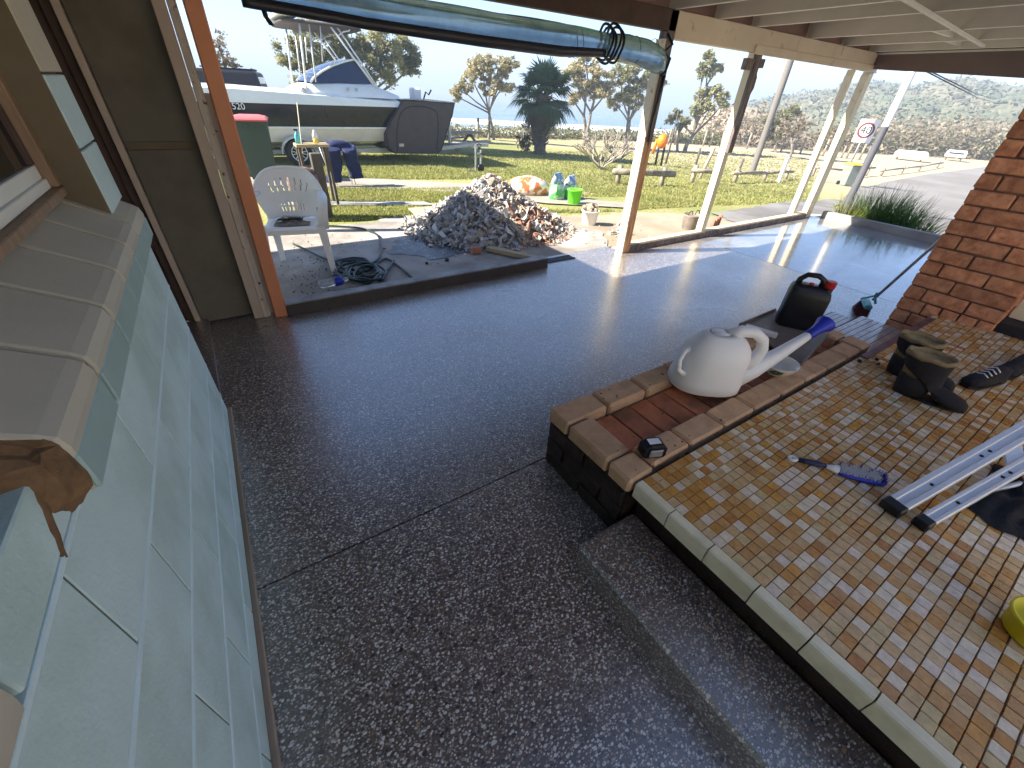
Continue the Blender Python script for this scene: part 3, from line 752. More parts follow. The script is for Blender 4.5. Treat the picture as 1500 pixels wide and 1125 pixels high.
# ================================================================ POSTS
BEAM_Z = 1.97
def post(name, label, x, y, s, parts, cat='post'):
    t = thing(name, label, cat, (x, y, 0))
    for nm, mb, m in parts:
        mb.build(nm, m, t)
    return t
h1 = 2.165
post('verandah_post', 'first verandah post from the left, raw orange timber with a whitewashed side', 3.845, 3.385, .09, [
    ('shaft', MB().box(-.045, .055, -.050, .050, 0, 1.15, .004), M['postraw']),
    ('upper_shaft', MB().box(-.045, .055, -.050, .050, 1.151, h1, .004), M['agedpurple']),
    ('painted_face', MB().box(-.070, -.046, -.052, .052, .0, h1 - .2, .003), M['postwhite'])])
p2 = PY(1027, 335, 3.42); p3 = PY(1158, 314, 3.47); p4 = PY(1178, 318, 3.42)
pr = [(-.045, .0), (.045, .0), (.045, .62), (.075, .68), (.07, .78), (.045, .82), (.045, 1.2), (-.045, 1.2), (-.045, 1.12), (-.075, 1.06), (-.045, .86)]
brk = MB()
Mx = Matrix(((1, 0, 0, 0), (0, 0, 1, 0), (0, 1, 0, 0), (0, 0, 0, 1)))
brk.prism([(a * 1.0, .98 + b) for a, b in pr], -.052, -.032, Mx)
post('verandah_post', 'second verandah post, cream below with a carved mauve bracket above', p2.x, 3.42, .09, [
    ('shaft', MB().box(-.042, .042, -.04, .045, .085, h1, .004), M['postcream']),
    ('painted_face', MB().box(-.052, -.0425, -.041, .046, .086, h1 - .8, .002), M['postwhite']),
    ('carved_board', MB().prism([(a, 1.02 + b * .95) for a, b in pr], -.075, -.0405, Mx), M['agedpurple']),
    ('cap_block', MB().box(-.21, -.053, -.07, -.02, 1.82, 1.92, .004).box(.046, .14, -.07, -.02, 1.85, 1.93, .004), M['agedpurple'])])
post('corner_post', 'slim cream post standing just left of the verandah corner post', p3.x, 3.46, .07, [
    ('shaft', MB().box(-.04, .04, -.035, .04, .0, 1.97, .003), M['postcream']), ('painted_face', MB().box(-.049, -.0405, -.036, .041, .0, 1.9, .002), M['postwhite'])])
post('corner_post', 'wide cream post at the outer corner of the verandah', p4.x, 3.41, .12, [
    ('shaft', MB().box(-.06, .07, -.045, .05, .0, 1.97, .004), M['postcream']), ('painted_face', MB().box(-.072, -.0605, -.047, .052, .0, 1.93, .002), M['postwhite'])])

# ================================================================ VERANDAH ROOF
rf = thing('verandah_roof', 'cream beams and joists under the mauve boarded verandah ceiling', 'roof', (4, 1, 2.2))
def ra(mb, name, m):
    o = mb.build(name, m, rf); o.location = (-4, -1, -2.2); return o
ra(MB().box(3.90, 6.02, 3.335, 3.405, BEAM_Z, 2.168, .004), 'beam', M['beamcream'])
ra(MB().box(6.026, 8.24, 3.335, 3.405, BEAM_Z, 2.168, .004), 'beam', M['beamcream'])
ra(MB().box(5.2, 8.24, 3.318, 3.334, BEAM_Z - .015, 2.035, .003), 'lower_board', M['beamcream'])
ra(MB().box(-.6, 3.898, 3.335, 3.405, 2.02, 2.168, .004), 'dark_beam', M['darkbrown'])
for x in (.6, 1.25, 1.9, 2.55, 3.2, 3.85, 4.52, 5.15, 6.27, 7.15, 7.98):
    ra(MB().box(x - .02, x + .02, .25, 3.78, 2.170, 2.335, .003), 'joist', M['joist'])
x = -1.5; i = 0
while x < 8.3:
    ra(MB().box(x, x + .446, .25, 3.82, 2.337, 2.35), 'ceiling_board', M['soffit']); x += .45; i += 1
ra(MB().box(-1.5, 8.32, .25, 3.86, 2.352, 2.40), 'roof_sheet', M['metalroof'])
ra(MB().box(-1.28, 8.09, 3.41, 3.43, 2.1705, 2.336), 'blocking_board', M['soffit'])
ra(MB().loft([[(x_, 3.45, 2.00), (x_, 3.45, 2.33), (x_, .25, 2.33), (x_, .25, 1.81)] for x_ in (8.14, 8.10)], smooth=False), 'fascia', M['fascia'])
ra(MB().box(8.075, 8.099, -2.8, 3.33, 2.15, 2.17, .002), 'fascia_batten', M['joist'])
ra(MB().bar((4.2, 1.78, 2.158), (7.6, 2.12, 2.158), .035, .020, .002, up=(0, 0, 1)), 'batten', M['joist'])
for x, y in ((6.72, 2.30), (7.55, 2.45), (7.62, 1.62)):
    ra(MB().box(x - .38, x + .38, y - .018, y + .018, 2.20, 2.25, .002), 'nogging', M['joist'])
ra(MB().box(8.12, 8.22, 3.30, 3.41, BEAM_Z - .02, BEAM_Z - .004, .002), 'metal_bracket', M['steel'])

# ================================================================ ROLLED CLEAR BLIND
bl = thing('rolled_blind', 'clear plastic verandah blind rolled up and tied under the dark beam', 'blind', (2, 3.28, 1.85))
def ba(mb, name, m):
    o = mb.build(name, m, bl); o.location = (-2, -3.28, -1.85); return o
def rollmb(pts, r, n=26, wob=.16):
    mb = MB(); rings = []
    rr = random.Random(5); ph = [rr.uniform(0, 6) for _ in range(6)]
    N = 60
    for i in range(N + 1):
        t = i / N * (len(pts) - 1); k = min(int(t), len(pts) - 2); f = t - k
        c = Vector(pts[k]).lerp(Vector(pts[k + 1]), f); rad_ = r[k] + (r[k + 1] - r[k]) * f
        ring = []
        for q in range(n):
            a = 2 * math.pi * q / n
            w = 1 + wob * (math.sin(3 * a + ph[0] + i * .05) * .5 + .35 * math.sin(7 * a + ph[1] - i * .11) + .2 * math.sin(11 * a + i * .3))
            ring.append((c.x, c.y + math.cos(a) * rad_ * w * .8, c.z + math.sin(a) * rad_ * w))
        rings.append(ring)
    mb.loft(rings); return mb
ba(rollmb([(.40, 3.27, 1.890), (1.0, 3.26, 1.872), (1.8, 3.25, 1.862), (2.5, 3.25, 1.860), (2.98, 3.25, 1.865)], [.060, .080, .090, .094, .070]), 'roll', M['clear'])
ba(rollmb([(3.02, 3.26, 1.86), (3.25, 3.25, 1.845), (3.5, 3.25, 1.83), (3.66, 3.25, 1.80), (3.74, 3.25, 1.74)], [.07, .095, .10, .09, .03], wob=.14), 'roll_end', M['clear'])
ba(rollmb([(.36, 3.225, 1.830), (1.0, 3.215, 1.800), (1.8, 3.205, 1.784), (2.5, 3.205, 1.780), (2.95, 3.215, 1.800)], [.026, .030, .034, .034, .028], n=12, wob=.1), 'edge_rod', M['pvcdark'])
for x, dz in ((2.965, 0), (3.00, -.02), (3.05, .01), (3.085, -.01)):
    mb = MB(); pts = []
    for i in range(25):
        a = 2 * math.pi * i / 24; pts.append((x + .012 * math.sin(3 * a), 3.25 + .10 * math.cos(a), 1.855 + dz + (.13 if math.sin(a) > 0 else .10) * math.sin(a)))
    mb.tube(pts, .010, 8, closed=False); ba(mb, 'strap', M['strap'])
for x in (2.62, 2.68, 3.32, 3.55):
    mb = MB(); mb.tube([(x + .01 * math.sin(a * 2), 3.25 + .080 * math.cos(a), 1.845 + .096 * math.sin(a)) for a in [i * .2618 for i in range(25)]], .0022, 5); ba(mb, 'cord', M['strap'])
mb = MB(); mb.tube([(3.72, 3.27, 1.99), (3.78, 3.24, 1.92), (3.70, 3.25, 1.86), (3.79, 3.24, 1.82), (3.76, 3.24, 1.72), (3.70, 3.23, 1.69)], .014, 8); ba(mb, 'knotted_cord', M['strap'])
mb = MB(); mb.tube([(3.80, 3.28, 1.70), (3.81, 3.30, 1.5), (3.80, 3.31, 1.3), (3.815, 3.31, 1.12)], [.016, .012, .009, .004], 8); ba(mb, 'hanging_cord', M['strap'])
mb = MB(); mb.loft([[(.455 + a, 3.24, z), (.48 + a, 3.24, z), (.48 + a, 3.25, z), (.455 + a, 3.25, z)] for a, z in ((0, 1.86), (-.01, 1.82), (-.005, 1.78), (.015, 1.745))]); ba(mb, 'loose_strap', M['strap'])

# ================================================================ BRICK PIER
pier = thing('brick_pier', 'red orange brick pier at the right of the tiled porch', 'pier', (4.35, .53, 0))
def pr_(mb, name, m):
    o = mb.build(name, m, pier); o.location = (-4.35, -.53, 0); return o
pr_(MB().box(4.089, 4.611, .279, .791, -.1, 2.168), 'mortar_core', M['brickmortar'])
cache = {}
def brick_at(name, lx, ly, lz, loc, m, parent, c=.006, jit=.003):
    key = (round(lx, 3), round(ly, 3), round(lz, 3), m.name, R.randint(0, 2))
    if key not in cache:
        mb = MB(); mb.box(-lx / 2, lx / 2, -ly / 2, ly / 2, -lz / 2, lz / 2, c)
        mb.v = [(a + R.uniform(-jit, jit), b + R.uniform(-jit, jit), cc + R.uniform(-jit, jit) * .8) for a, b, cc in mb.v]
        me = bpy.data.meshes.new(name); me.from_pydata(mb.v, [], mb.f); me.materials.append(m); me.update(); cache[key] = me
    return inst(name, cache[key], parent, loc, (R.uniform(-.006, .006), R.uniform(-.006, .006), R.uniform(-.01, .01)))
z = .018; ci = 0
while z < 2.13:
    h = .083; zc = z + h / 2
    ws = (.10, .235, .175) if ci % 2 == 0 else (.215, .305)
    if ci == 3: ws = (.145, .085, .09, .09, .08)
    y = .80
    for w in ws:
        brick_at('brick', .105, w, h, (4.133 - 4.35 - R.uniform(0, .004), y - w / 2 - .53, zc), M['brick'], pier); y -= w + .010
    for k2, (x0, x1) in enumerate(((4.195, 4.40), (4.41, 4.62)) if ci % 2 else ((4.195, 4.31), (4.32, 4.53), (4.54, 4.62))):
        brick_at('brick', x1 - x0, .105, h, ((x0 + x1) / 2 - 4.35, .747 - .53, zc), M['brick'], pier)
        brick_at('brick', x1 - x0, .105, h, ((x0 + x1) / 2 - 4.35, .323 - .53, zc), M['brick'], pier)
    z += .093; ci += 1
# house wall with doorway right of the pier
hw = thing('doorway', 'pale door frame with dark screen door beside the brick pier', 'door', (4.32, -.3, .33))
def hwa(mb, name, m):
    o = mb.build(name, m, hw); o.location = (-4.32, .3, -.33); return o
hwa(MB().box(4.27, 4.33, .165, .262, .402, 2.168, .004), 'door_frame', M['postcream'])
hwa(MB().box(4.33, 4.36, -.75, .165, .402, 2.168), 'screen_door', M['darkbrown'])
hwa(MB().box(4.27, 4.33, -.85, -.752, .402, 2.168, .004), 'door_frame', M['postcream'])
hwa(MB().box(4.12, 4.37, -.9, .272, .331, .400, .006), 'door_step', M['mat_'])
sw = thing('house_wall', 'brown brick house wall beyond the porch door', 'wall', (4.36, -1.8, 0))
o = MB().box(4.30, 4.5, -2.8, -.86, .0, 2.168).build('wall', M['brickmortar'], sw); o.location = (-4.36, 1.8, 0)

# ================================================================ TILED PORCH
PZ_ = .33
porch = thing('tiled_porch', 'raised porch laid with tan, ochre and ivory mosaic tiles and cream nosing', 'porch', (2.6, -.6, 0))
def po(mb, name, m, kind=None):
    o = mb.build(name, m, porch); o.location = (-2.6, .6, 0)
    if kind: o['kind'] = kind
    return o
po(MB().box(1.052, 4.30, -2.4, .580, -.1, PZ_ - .0055), 'base', M['grout'])
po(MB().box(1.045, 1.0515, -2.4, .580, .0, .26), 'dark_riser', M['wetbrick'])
PX_, PYY = .0393, .0372
tm = []
for i, m in enumerate(TILE):
    mb = MB(); mb.box(-PX_ / 2 + .0009, PX_ / 2 - .0012, -PYY / 2 + .0014, PYY / 2 - .0014, -.007, 0, .0009)
    me = bpy.data.meshes.new('tile'); me.from_pydata(mb.v, [], mb.f); me.materials.append(m); me.update(); tm.append(me)
cand = []
nx = int((4.30 - 1.022) / PX_); ny = int((.578 + 2.4) / PYY)
wts = [15, 10, 17, 16, 4, 15, 12, 5, 8, 5]
IX = []
for i_, w_ in enumerate(wts): IX += [i_] * w_
for i in range(nx):
    for j in range(ny):
        x = 1.022 + (i + .5) * PX_; y = .578 - (j + .5) * PYY
        if y < -.95 and False: continue
        d = math.sqrt(x * x + y * y + 1.17 ** 2)
        cand.append((d if y > -.40 - .0 * x else d + 50, x, y))
# only what the picture shows counts as nearest
def inview(x, y, z=PZ_):
    v = ROT.transposed() @ (Vector((x, y, z)) - O3)
    if v.z > -.05: return False
    px, py = 750 - v.x / v.z * F_PX, 562.5 + v.y / v.z * F_PX
    return 0 < px < 1500 and 0 < py < 1125
cand.sort(key=lambda c: (0 if inview(c[1], c[2]) else 1, c[0]))
stuff = MB()
for k, (d, x, y) in enumerate(cand):
    ti = R.choice(IX); dz = R.uniform(-.0006, .0006)
    if k < 296:
        inst('tile', tm[ti], porch, (x - 2.6 + R.uniform(-.0006, .0006), y + .6 + R.uniform(-.0006, .0006), PZ_ + dz), (R.uniform(-.012, .012), R.uniform(-.012, .012), R.uniform(-.01, .01)))
    else:
        stuff.cur = ti
        Mt = Matrix.Translation((x + R.uniform(-.0007, .0007), y + R.uniform(-.0007, .0007), PZ_ + dz)) @ Matrix.Rotation(R.uniform(-.014, .014), 4, 'X') @ Matrix.Rotation(R.uniform(-.014, .014), 4, 'Y')
        a, b = PX_ / 2 - .0012, PYY / 2 - .0014; c = .001
        vs = [(-a, -b, -.006), (a, -b, -.006), (a, b, -.006), (-a, b, -.006), (-a + c, -b + c, 0), (a - c, -b + c, 0), (a - c, b - c, 0), (-a + c, b - c, 0)]
        stuff.add(vs, [(4, 5, 6, 7), (0, 1, 5, 4), (1, 2, 6, 5), (2, 3, 7, 6), (3, 0, 4, 7)], M=Mt)
po(stuff, 'small_tiles', TILE, 'stuff')
y = .577; i = 0
while y > -2.3:
    L = .158
    prof = [(1.020, .331), (.993, .331), (.986, .327), (.984, .319), (.984, .262), (.992, .258), (1.020, .258)]
    mb = MB(); r_ = R.uniform(-.0015, .0015)
    rings = [[(px_ + r_, yy, zz) for px_, zz in prof] for yy in (y, y - L + .004)]
    mb.loft([q for q in rings], smooth=False)
    po(mb, 'nosing_tile', M['nosing'])
    y -= L; i += 1
po(MB().box(2.87, 3.95, .536, .5775, .3315, .338, .001), 'threshold_strip', M['brass'])
po(MB().box(1.000, 1.045, -2.4, .58, .262, .324), 'nosing_bed', M['grout'])

st = thing('aggregate_step', 'dark exposed aggregate step below the cream nosing of the porch', 'step', (.9, -.8, 0))
o = MB().box(.745, 1.044, -2.4, .585, -.1, .12, .012).build('tread', M['terrazzo_step'], st); o.location = (-.9, .8, 0)

# ================================================================ BRICK PLANTER
pl = thing('brick_planter', 'long low brick ledge with pale capping and sunken red pavers', 'planter', (2.0, .85, 0))
def pla(mb, name, m):
    o = mb.build(name, m, pl); o.location = (-2.0, -.85, 0); return o
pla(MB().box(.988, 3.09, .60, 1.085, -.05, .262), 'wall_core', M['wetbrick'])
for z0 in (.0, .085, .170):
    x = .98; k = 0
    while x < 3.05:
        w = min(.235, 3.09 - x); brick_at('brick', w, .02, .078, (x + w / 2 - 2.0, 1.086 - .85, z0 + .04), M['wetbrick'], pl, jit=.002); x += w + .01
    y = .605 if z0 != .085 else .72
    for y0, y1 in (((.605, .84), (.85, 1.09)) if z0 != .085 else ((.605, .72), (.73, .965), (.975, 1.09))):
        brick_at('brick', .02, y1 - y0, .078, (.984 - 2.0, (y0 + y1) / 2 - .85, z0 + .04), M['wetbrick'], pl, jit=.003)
def cap(x0, x1, y0, y1):
    brick_at('cap_brick', x1 - x0, y1 - y0, .074, ((x0 + x1) / 2 - 2.0, (y0 + y1) / 2 - .85, .297), M['capbrick'], pl, c=.011, jit=.0025)
x = .97
while x < 3.0:
    x1 = min(x + .250, 3.11); cap(x, x1, .968, 1.10); x = x1 + .010
cap(.970, 1.105, .718, .958); cap(.970, 1.105, .592, .708)
x = 1.115
while x < 2.95:
    x1 = min(x + .232, 2.965); cap(x, x1, .607, .722); x = x1 + .008
cap(2.975, 3.11, .607, .74); cap(2.975, 3.11, .75, .958)
x = 1.118
while x < 2.9:
    brick_at('paver', .112, .222, .05, (x + .056 - 2.0, .845 - .85, .268), M['bedbrick'], pl, c=.004, jit=.002); x += .1185
pla(MB().box(1.10, 2.98, .724, .964, .250, .262), 'mortar_bed', M['grout'])
dirt = MB(); rr = random.Random(11)
for i in range(70):
    if i < 45: c = (rr.uniform(1.0, 2.0), rr.choice([rr.uniform(.99, 1.08), rr.uniform(.62, .70), rr.uniform(.62, 1.08)]), .3345)
    else: c = (rr.uniform(1.0, 3.0), rr.uniform(.592, .606), .318)
    if 1.105 < c[0] and .722 < c[1] < .965: c = (c[0], c[1], .294)
    blob(dirt, c, rr.uniform(.002, .005), i)
tag(dirt.build('dirt_crumbs', M['darkbrown']), 'dark soil crumbs scattered over the brick ledge', 'dirt', kind='stuff')

# ================================================================ LOW MOSAIC STEP
ms = thing('mosaic_step', 'low step with wet pale mosaic tiles between ledge and brick pier', 'step', (3.6, .8, 0))
def msa(mb, name, m, kind=None):
    o = mb.build(name, m, ms); o.location = (-3.6, -.8, 0)
    if kind: o['kind'] = kind
    return o
msa(MB().box(3.115, 4.075, .585, .97, -.1, .148), 'base', M['grout'])
msa(MB().box(3.3, 4.35, .975, 1.24, -.02, .008), 'pad', M['grout'])
mb = MB(); mb.box(-.0222, .0222, -.0192, .0192, -.006, 0, .001)
pm = bpy.data.meshes.new('tile'); pm.from_pydata(mb.v, [], mb.f); pm.materials.append(M['paletile']); pm.update()
x = 3.145
while x < 4.06:
    y = .605
    while y < .96:
        inst('tile', pm, ms, (x - 3.6, y - .8, .1535), (R.uniform(-.01, .01), R.uniform(-.01, .01), 0)); y += .0415
    x += .0475
mb = MB(); x = 3.33
while x < 4.33:
    y = 1.0
    while y < 1.23:
        mb.box(x - .022, x + .022, y - .019, y + .019, .0085, .0135, .001); y += .0415
    x += .0475
msa(mb, 'small_tiles', M['paletile'], 'stuff')
# ================================================================ THINGS ON THE PORCH AND LEDGE
def local(t, mb, name, m, smooth=False, **kw):
    o = mb.build(name, m, t)
    if kw.get('bev'): mods(o, 'bevel', w=kw['bev'], seg=kw.get('seg', 2))
    if kw.get('sub'): mods(o, 'sub', lv=kw['sub'])
    return o
def ellip_rings(spec, n=24, pw=2.0):
    rings = []
    for (cx, cy, z, rx, ry) in spec:
        ring = []
        for k in range(n):
            a = 2 * math.pi * k / n; c, s = math.cos(a), math.sin(a)
            ring.append((cx + rx * math.copysign(abs(c) ** (2 / pw), c), cy + ry * math.copysign(abs(s) ** (2 / pw), s), z))
        rings.append(ring)
    return rings

# jerry can
jc = thing('jerry_can', 'black jerry can with a red cap standing on the grey board', 'jerry can', (2.88, .98, .351), math.atan2(-.17, .10))
jc.scale = (1.12, 1.1, 1.04)
mb = MB(); mb.loft(ellip_rings([(0, 0, 0, .092, .055), (0, 0, .012, .103, .064), (0, 0, .2, .103, .064), (-.004, 0, .235, .098, .058), (-.02, 0, .255, .076, .046), (-.024, 0, .262, .060, .034)], 28, 5.0))
local(jc, mb, 'body', M['black'])
mb = MB(); mb.tube([(-.075, 0, .235), (-.072, 0, .285), (-.045, 0, .315), (.005, 0, .318), (.035, 0, .30), (.04, 0, .25)], [.018, .015, .015, .015, .015, .018], 10); local(jc, mb, 'handle', M['black'])
mb = MB(); mb.lathe([(.024, .22), (.024, .262)], 14, Matrix.Translation((.072, 0, 0))); local(jc, mb, 'neck', M['black'])
mb = MB(); mb.lathe([(.027, .262), (.028, .266), (.028, .296), (.024, .301), (0, .301)], 12, Matrix.Translation((.072, 0, 0)), smooth=False); local(jc, mb, 'cap', M['red'])
mb = MB(); mb.lathe([(.012, 0), (.012, .012), (0, .012)], 10, Matrix.Translation((-.01, -.004, .262))); local(jc, mb, 'vent_cap', M['red'])

# watering can
wc = thing('watering_can', 'milky white plastic watering can with a blue rose on its spout', 'watering can', (1.80, .885, .325), 0)
wc.scale = (1.08, 1.08, 1.04)
body = [(0, 0, 0, .150, .118), (0, 0, .008, .160, .128), (.004, 0, .05, .158, .126), (.008, 0, .11, .150, .118), (.012, 0, .17, .146, .112), (.014, 0, .215, .134, .096), (.012, 0, .25, .112, .078), (.006, 0, .272, .082, .058), (0, 0, .284, .050, .042), (0, 0, .272, .040, .034), (0, 0, .25, .034, .03)]
mb = MB(); mb.loft(ellip_rings(body, 32, 2.5)); o = local(wc, mb, 'body', M['milky']); o.rotation_euler = (0, 0, rad(-38))
mb = MB(); mb.tube([(.035, -.02, .262), (.080, -.05, .290), (.130, -.085, .284), (.170, -.108, .250), (.186, -.115, .200), (.176, -.11, .150), (.135, -.09, .105)], [.032, .027, .024, .024, .026, .030, .036], 12); local(wc, mb, 'handle', M['milky'])
mb = MB(); mb.tube([(-.095, .05, .20), (-.135, .055, .19), (-.165, .05, .155), (-.172, .035, .11), (-.145, .02, .085)], [.014, .012, .012, .012, .014], 10); local(wc, mb, 'side_grip', M['milky'])
mb = MB(); mb.tube([(.09, -.07, .045), (.19, -.11, .08), (.33, -.135, .135), (.47, -.150, .185), (.53, -.155, .205)], [.066, .046, .032, .024, .020], 14); local(wc, mb, 'spout', M['milky'])
mb = MB(); mb.tube([(.515, -.154, .20), (.56, -.158, .214), (.60, -.160, .228), (.630, -.163, .240), (.636, -.163, .242)], [.024, .024, .030, .044, .045], 16); local(wc, mb, 'rose', M['bluep'])
mb = MB(); mb.tube([(.002, 0, .278), (.002, 0, .283)], [.042, .040], 20); local(wc, mb, 'filler_cap', M['whiteplastic'])

bdg = thing('grey_board', 'wet grey board lying across the far half of the brick ledge', 'board', (2.65, .93, .340))
mb = MB(); mb.prism([(2.42, .705), (2.93, .80), (3.0, 1.165), (2.55, 1.15)], 0, .010); o = local(bdg, mb, 'sheet', M['board']); o.location = (-2.65, -.93, 0)
mb = MB(); mb.bar((2.42, .700, .008), (2.93, .795, .008), .012, .035, .002).bar((2.55, 1.157, .01), (3.0, 1.17, .01), .01, .025, .002); o = local(bdg, mb, 'folded_edge', M['board']); o.location = (-2.65, -.93, 0)
a = PZ(1092, 478, .365); b = PZ(1138, 492, .365)
t = thing('metal_bar', 'short pale metal bar lying on the grey board beside the jerry can', 'metal bar', (a.x, a.y, .351))
mb = MB(); mb.bar((0, 0, .014), (b.x - a.x, b.y - a.y, .014), .045, .026, .004); local(t, mb, 'bar', M['alum'])
bc = PZ(1143, 532, .39)
bw = thing('enamel_bowl', 'small white bowl with a printed fruit pattern under the spout', 'bowl', (bc.x - .02, bc.y + .0, .337))
mb = MB(); mb.lathe([(.04, 0), (.048, .003), (.082, .035), (.096, .066), (.098, .070), (.094, .070), (.078, .036), (.04, .008), (0, .006)], 28); local(bw, mb, 'bowl', M['enamel'])
for i, (da, z, m, s) in enumerate([(-.95, .040, 'leafp', .015), (-1.15, .034, 'leafp', .013), (-1.3, .046, 'leafp', .012), (-.85, .050, 'leafp', .012), (-1.05, .052, 'berry', .010), (-1.2, .054, 'berry', .009), (-1.4, .038, 'leafp', .010), (-.98, .028, 'berry', .007), (-1.28, .028, 'yellowp', .007), (-.80, .038, 'yellowp', .006)]):
    rr_ = interp(z, [.003, .035, .066], [.048, .082, .096]) + .0006
    a_ = rad(-152) + (da + 1.05) * .9; nrm = Vector((math.cos(a_), math.sin(a_), -.55)).normalized()
    u = Vector((-math.sin(a_), math.cos(a_), 0)); w = nrm.cross(u)
    c = Vector((math.cos(a_) * rr_, math.sin(a_) * rr_, z)) + nrm * .0006
    local(bw, MB().add([c + (u * math.cos(k * math.pi / 4) + w * math.sin(k * math.pi / 4) * .7) * s for k in range(8)], [tuple(range(8))]), 'printed_motif', M[m])

# tape measure
tc_ = thing('tape_measure', 'black tape measure with a grey label on the near corner of the ledge', 'tape measure', (1.150, .655, .336), rad(-22))
tc_.scale = (1.25, 1.3, 1.05)
mb = MB(); mb.loft([[(x, y * .9, z) for x, z in pts] for y, pts in ((-.024, [(-.034, .004), (.034, .0), (.040, .01), (.040, .045), (.025, .064), (-.018, .066), (-.038, .05), (-.040, .01)]), (.024, [(-.034, .004), (.034, .0), (.040, .01), (.040, .045), (.025, .064), (-.018, .066), (-.038, .05), (-.040, .01)]))][::-1], smooth=False)
local(tc_, mb, 'case', M['black'], bev=.006, seg=3)
local(tc_, MB().box(-.022, .022, -.028, -.0222, .016, .048, .002), 'label', M['steel'])
local(tc_, MB().box(-.022, .018, -.012, .012, .0665, .0675, .0004), 'top_label', M['whiteplastic'])
local(tc_, MB().box(.040, .052, -.010, .010, .004, .007, .001), 'tape_hook', M['alum'])

# scrubbing brush
a = PZ(1157, 670, .345); b = PZ(1300, 706, .345); L = (b - a).length; ang = math.atan2(b.y - a.y, b.x - a.x)
br = thing('scrubbing_brush', 'blue and white scrubbing brush lying bristles up on the tiles', 'brush', (a.x, a.y, .331), ang)
mb = MB(); mb.tube([(.010 + .012 * math.cos(t_), .012 * math.sin(t_), .012) for t_ in [k * math.pi / 6 for k in range(13)]], .006, 8); mb.tube([(.022, 0, .012), (.035, 0, .012)], .008, 8); local(br, mb, 'hanging_loop', M['whiteplastic'])
mb = MB(); mb.tube([(.030, 0, .013), (.06, 0, .015), (.10, 0, .016), (.128, 0, .016)], [.009, .012, .012, .009], 12); local(br, mb, 'grip', M['navy'])
mb = MB(); mb.tube([(.126, 0, .015), (.150, 0, .014), (.17, 0, .013)], [.008, .012, .02], 12); local(br, mb, 'neck', M['whiteplastic'])
mb = MB(); mb.loft(ellip_rings([(.165 + (L - .17) / 2, 0, .0, .42 * (L - .165), .024), (.165 + (L - .17) / 2, 0, .010, .5 * (L - .165), .031), (.165 + (L - .17) / 2, 0, .018, .49 * (L - .165), .029)], 24, 3.5)); local(br, mb, 'head', M['bluep'])
mb = MB()
for i in range(14):
    for j in range(5):
        x = .176 + (L - .192) * i / 13; y = -.020 + .010 * j
        mb.cur = 0 if i > 11 or (j == 4 and i % 3 == 0) else 1
        for q in range(6):
            dx, dy = R.uniform(-.003, .003), R.uniform(-.003, .003)
            mb.tube([(x + dx, y + dy, .017), (x + dx * 2.4, y + dy * 2.4, .044 + R.uniform(-.003, .003))], [.0011, .0007], 3, cap=False, smooth=False)
o = mb.build('bristles', [M['bluep'], M['bristle']], br)

# boots
def boot(x, y, rz, label):
    t = thing('sheepskin_boot', label, 'boot', (x, y, .331), rz, 'pair of short sheepskin boots'); t.scale = (1.02, 1.05, .88)
    mb = MB(); rings = []
    # stations from toe (local -y) swept up into the shaft
    st = [((0, -.165, .030), (.022, .016), 1.5), ((0, -.15, .034), (.042, .032), 1.45), ((0, -.11, .042), (.054, .042), 1.4), ((0, -.06, .052), (.054, .052), 1.25), ((0, -.02, .070), (.052, .068), .95),
          ((0, .015, .10), (.053, .080), .55), ((0, .035, .135), (.056, .082), .25), ((0, .045, .175), (.062, .085), .08), ((0, .048, .215), (.066, .088), 0), ((0, .05, .25), (.070, .092), 0)]
    for (c, (rx, ry), tilt) in st:
        ring = []
        for k in range(20):
            a = 2 * math.pi * k / 20; u, v = math.cos(a) * rx, math.sin(a) * ry
            yy = c[1] + v * math.cos(tilt) ; z = c[2] + v * math.sin(tilt) * (1 if True else 0)
            ring.append((u, yy, max(.004, z)))
        rings.append(ring)
    mb.loft(rings, cap=False); mb.add([rings[0][k] for k in range(20)], [tuple(range(20))[::-1]], True)
    mb.loft(ellip_rings([(0, .045, .004, .045, .058), (0, .045, .06, .050, .066), (0, .045, .12, .052, .07)], 20, 2.2))
    local(t, mb, 'upper', M['suede'])
    mb = MB(); mb.loft([[(math.cos(2 * math.pi * k / 20) * (rx), .05 + math.sin(2 * math.pi * k / 20) * ry, z + .006 * math.sin(k * 2.0)) for k in range(20)] for rx, ry, z in ((.072, .094, .238), (.073, .095, .258), (.064, .086, .262), (.058, .08, .245), (.052, .072, .19), (.045, .062, .12))], cap=True)
    local(t, mb, 'fleece_lining', M['fleece'])
    mb = MB(); mb.prism([(.050 * math.sin(a_) * (1 if math.cos(a_) < 0 else .95), -.035 - .135 * math.cos(a_) * (1 if True else 1)) for a_ in [2 * math.pi * k / 24 for k in range(24)]], 0, .012); local(t, mb, 'sole', M['black'])
    return t
boot(2.68, .235, rad(14), 'nearer dark grey sheepskin boot with tan fleece lining')
boot(2.86, .33, rad(10), 'farther dark grey sheepskin boot partly behind the nearer one')
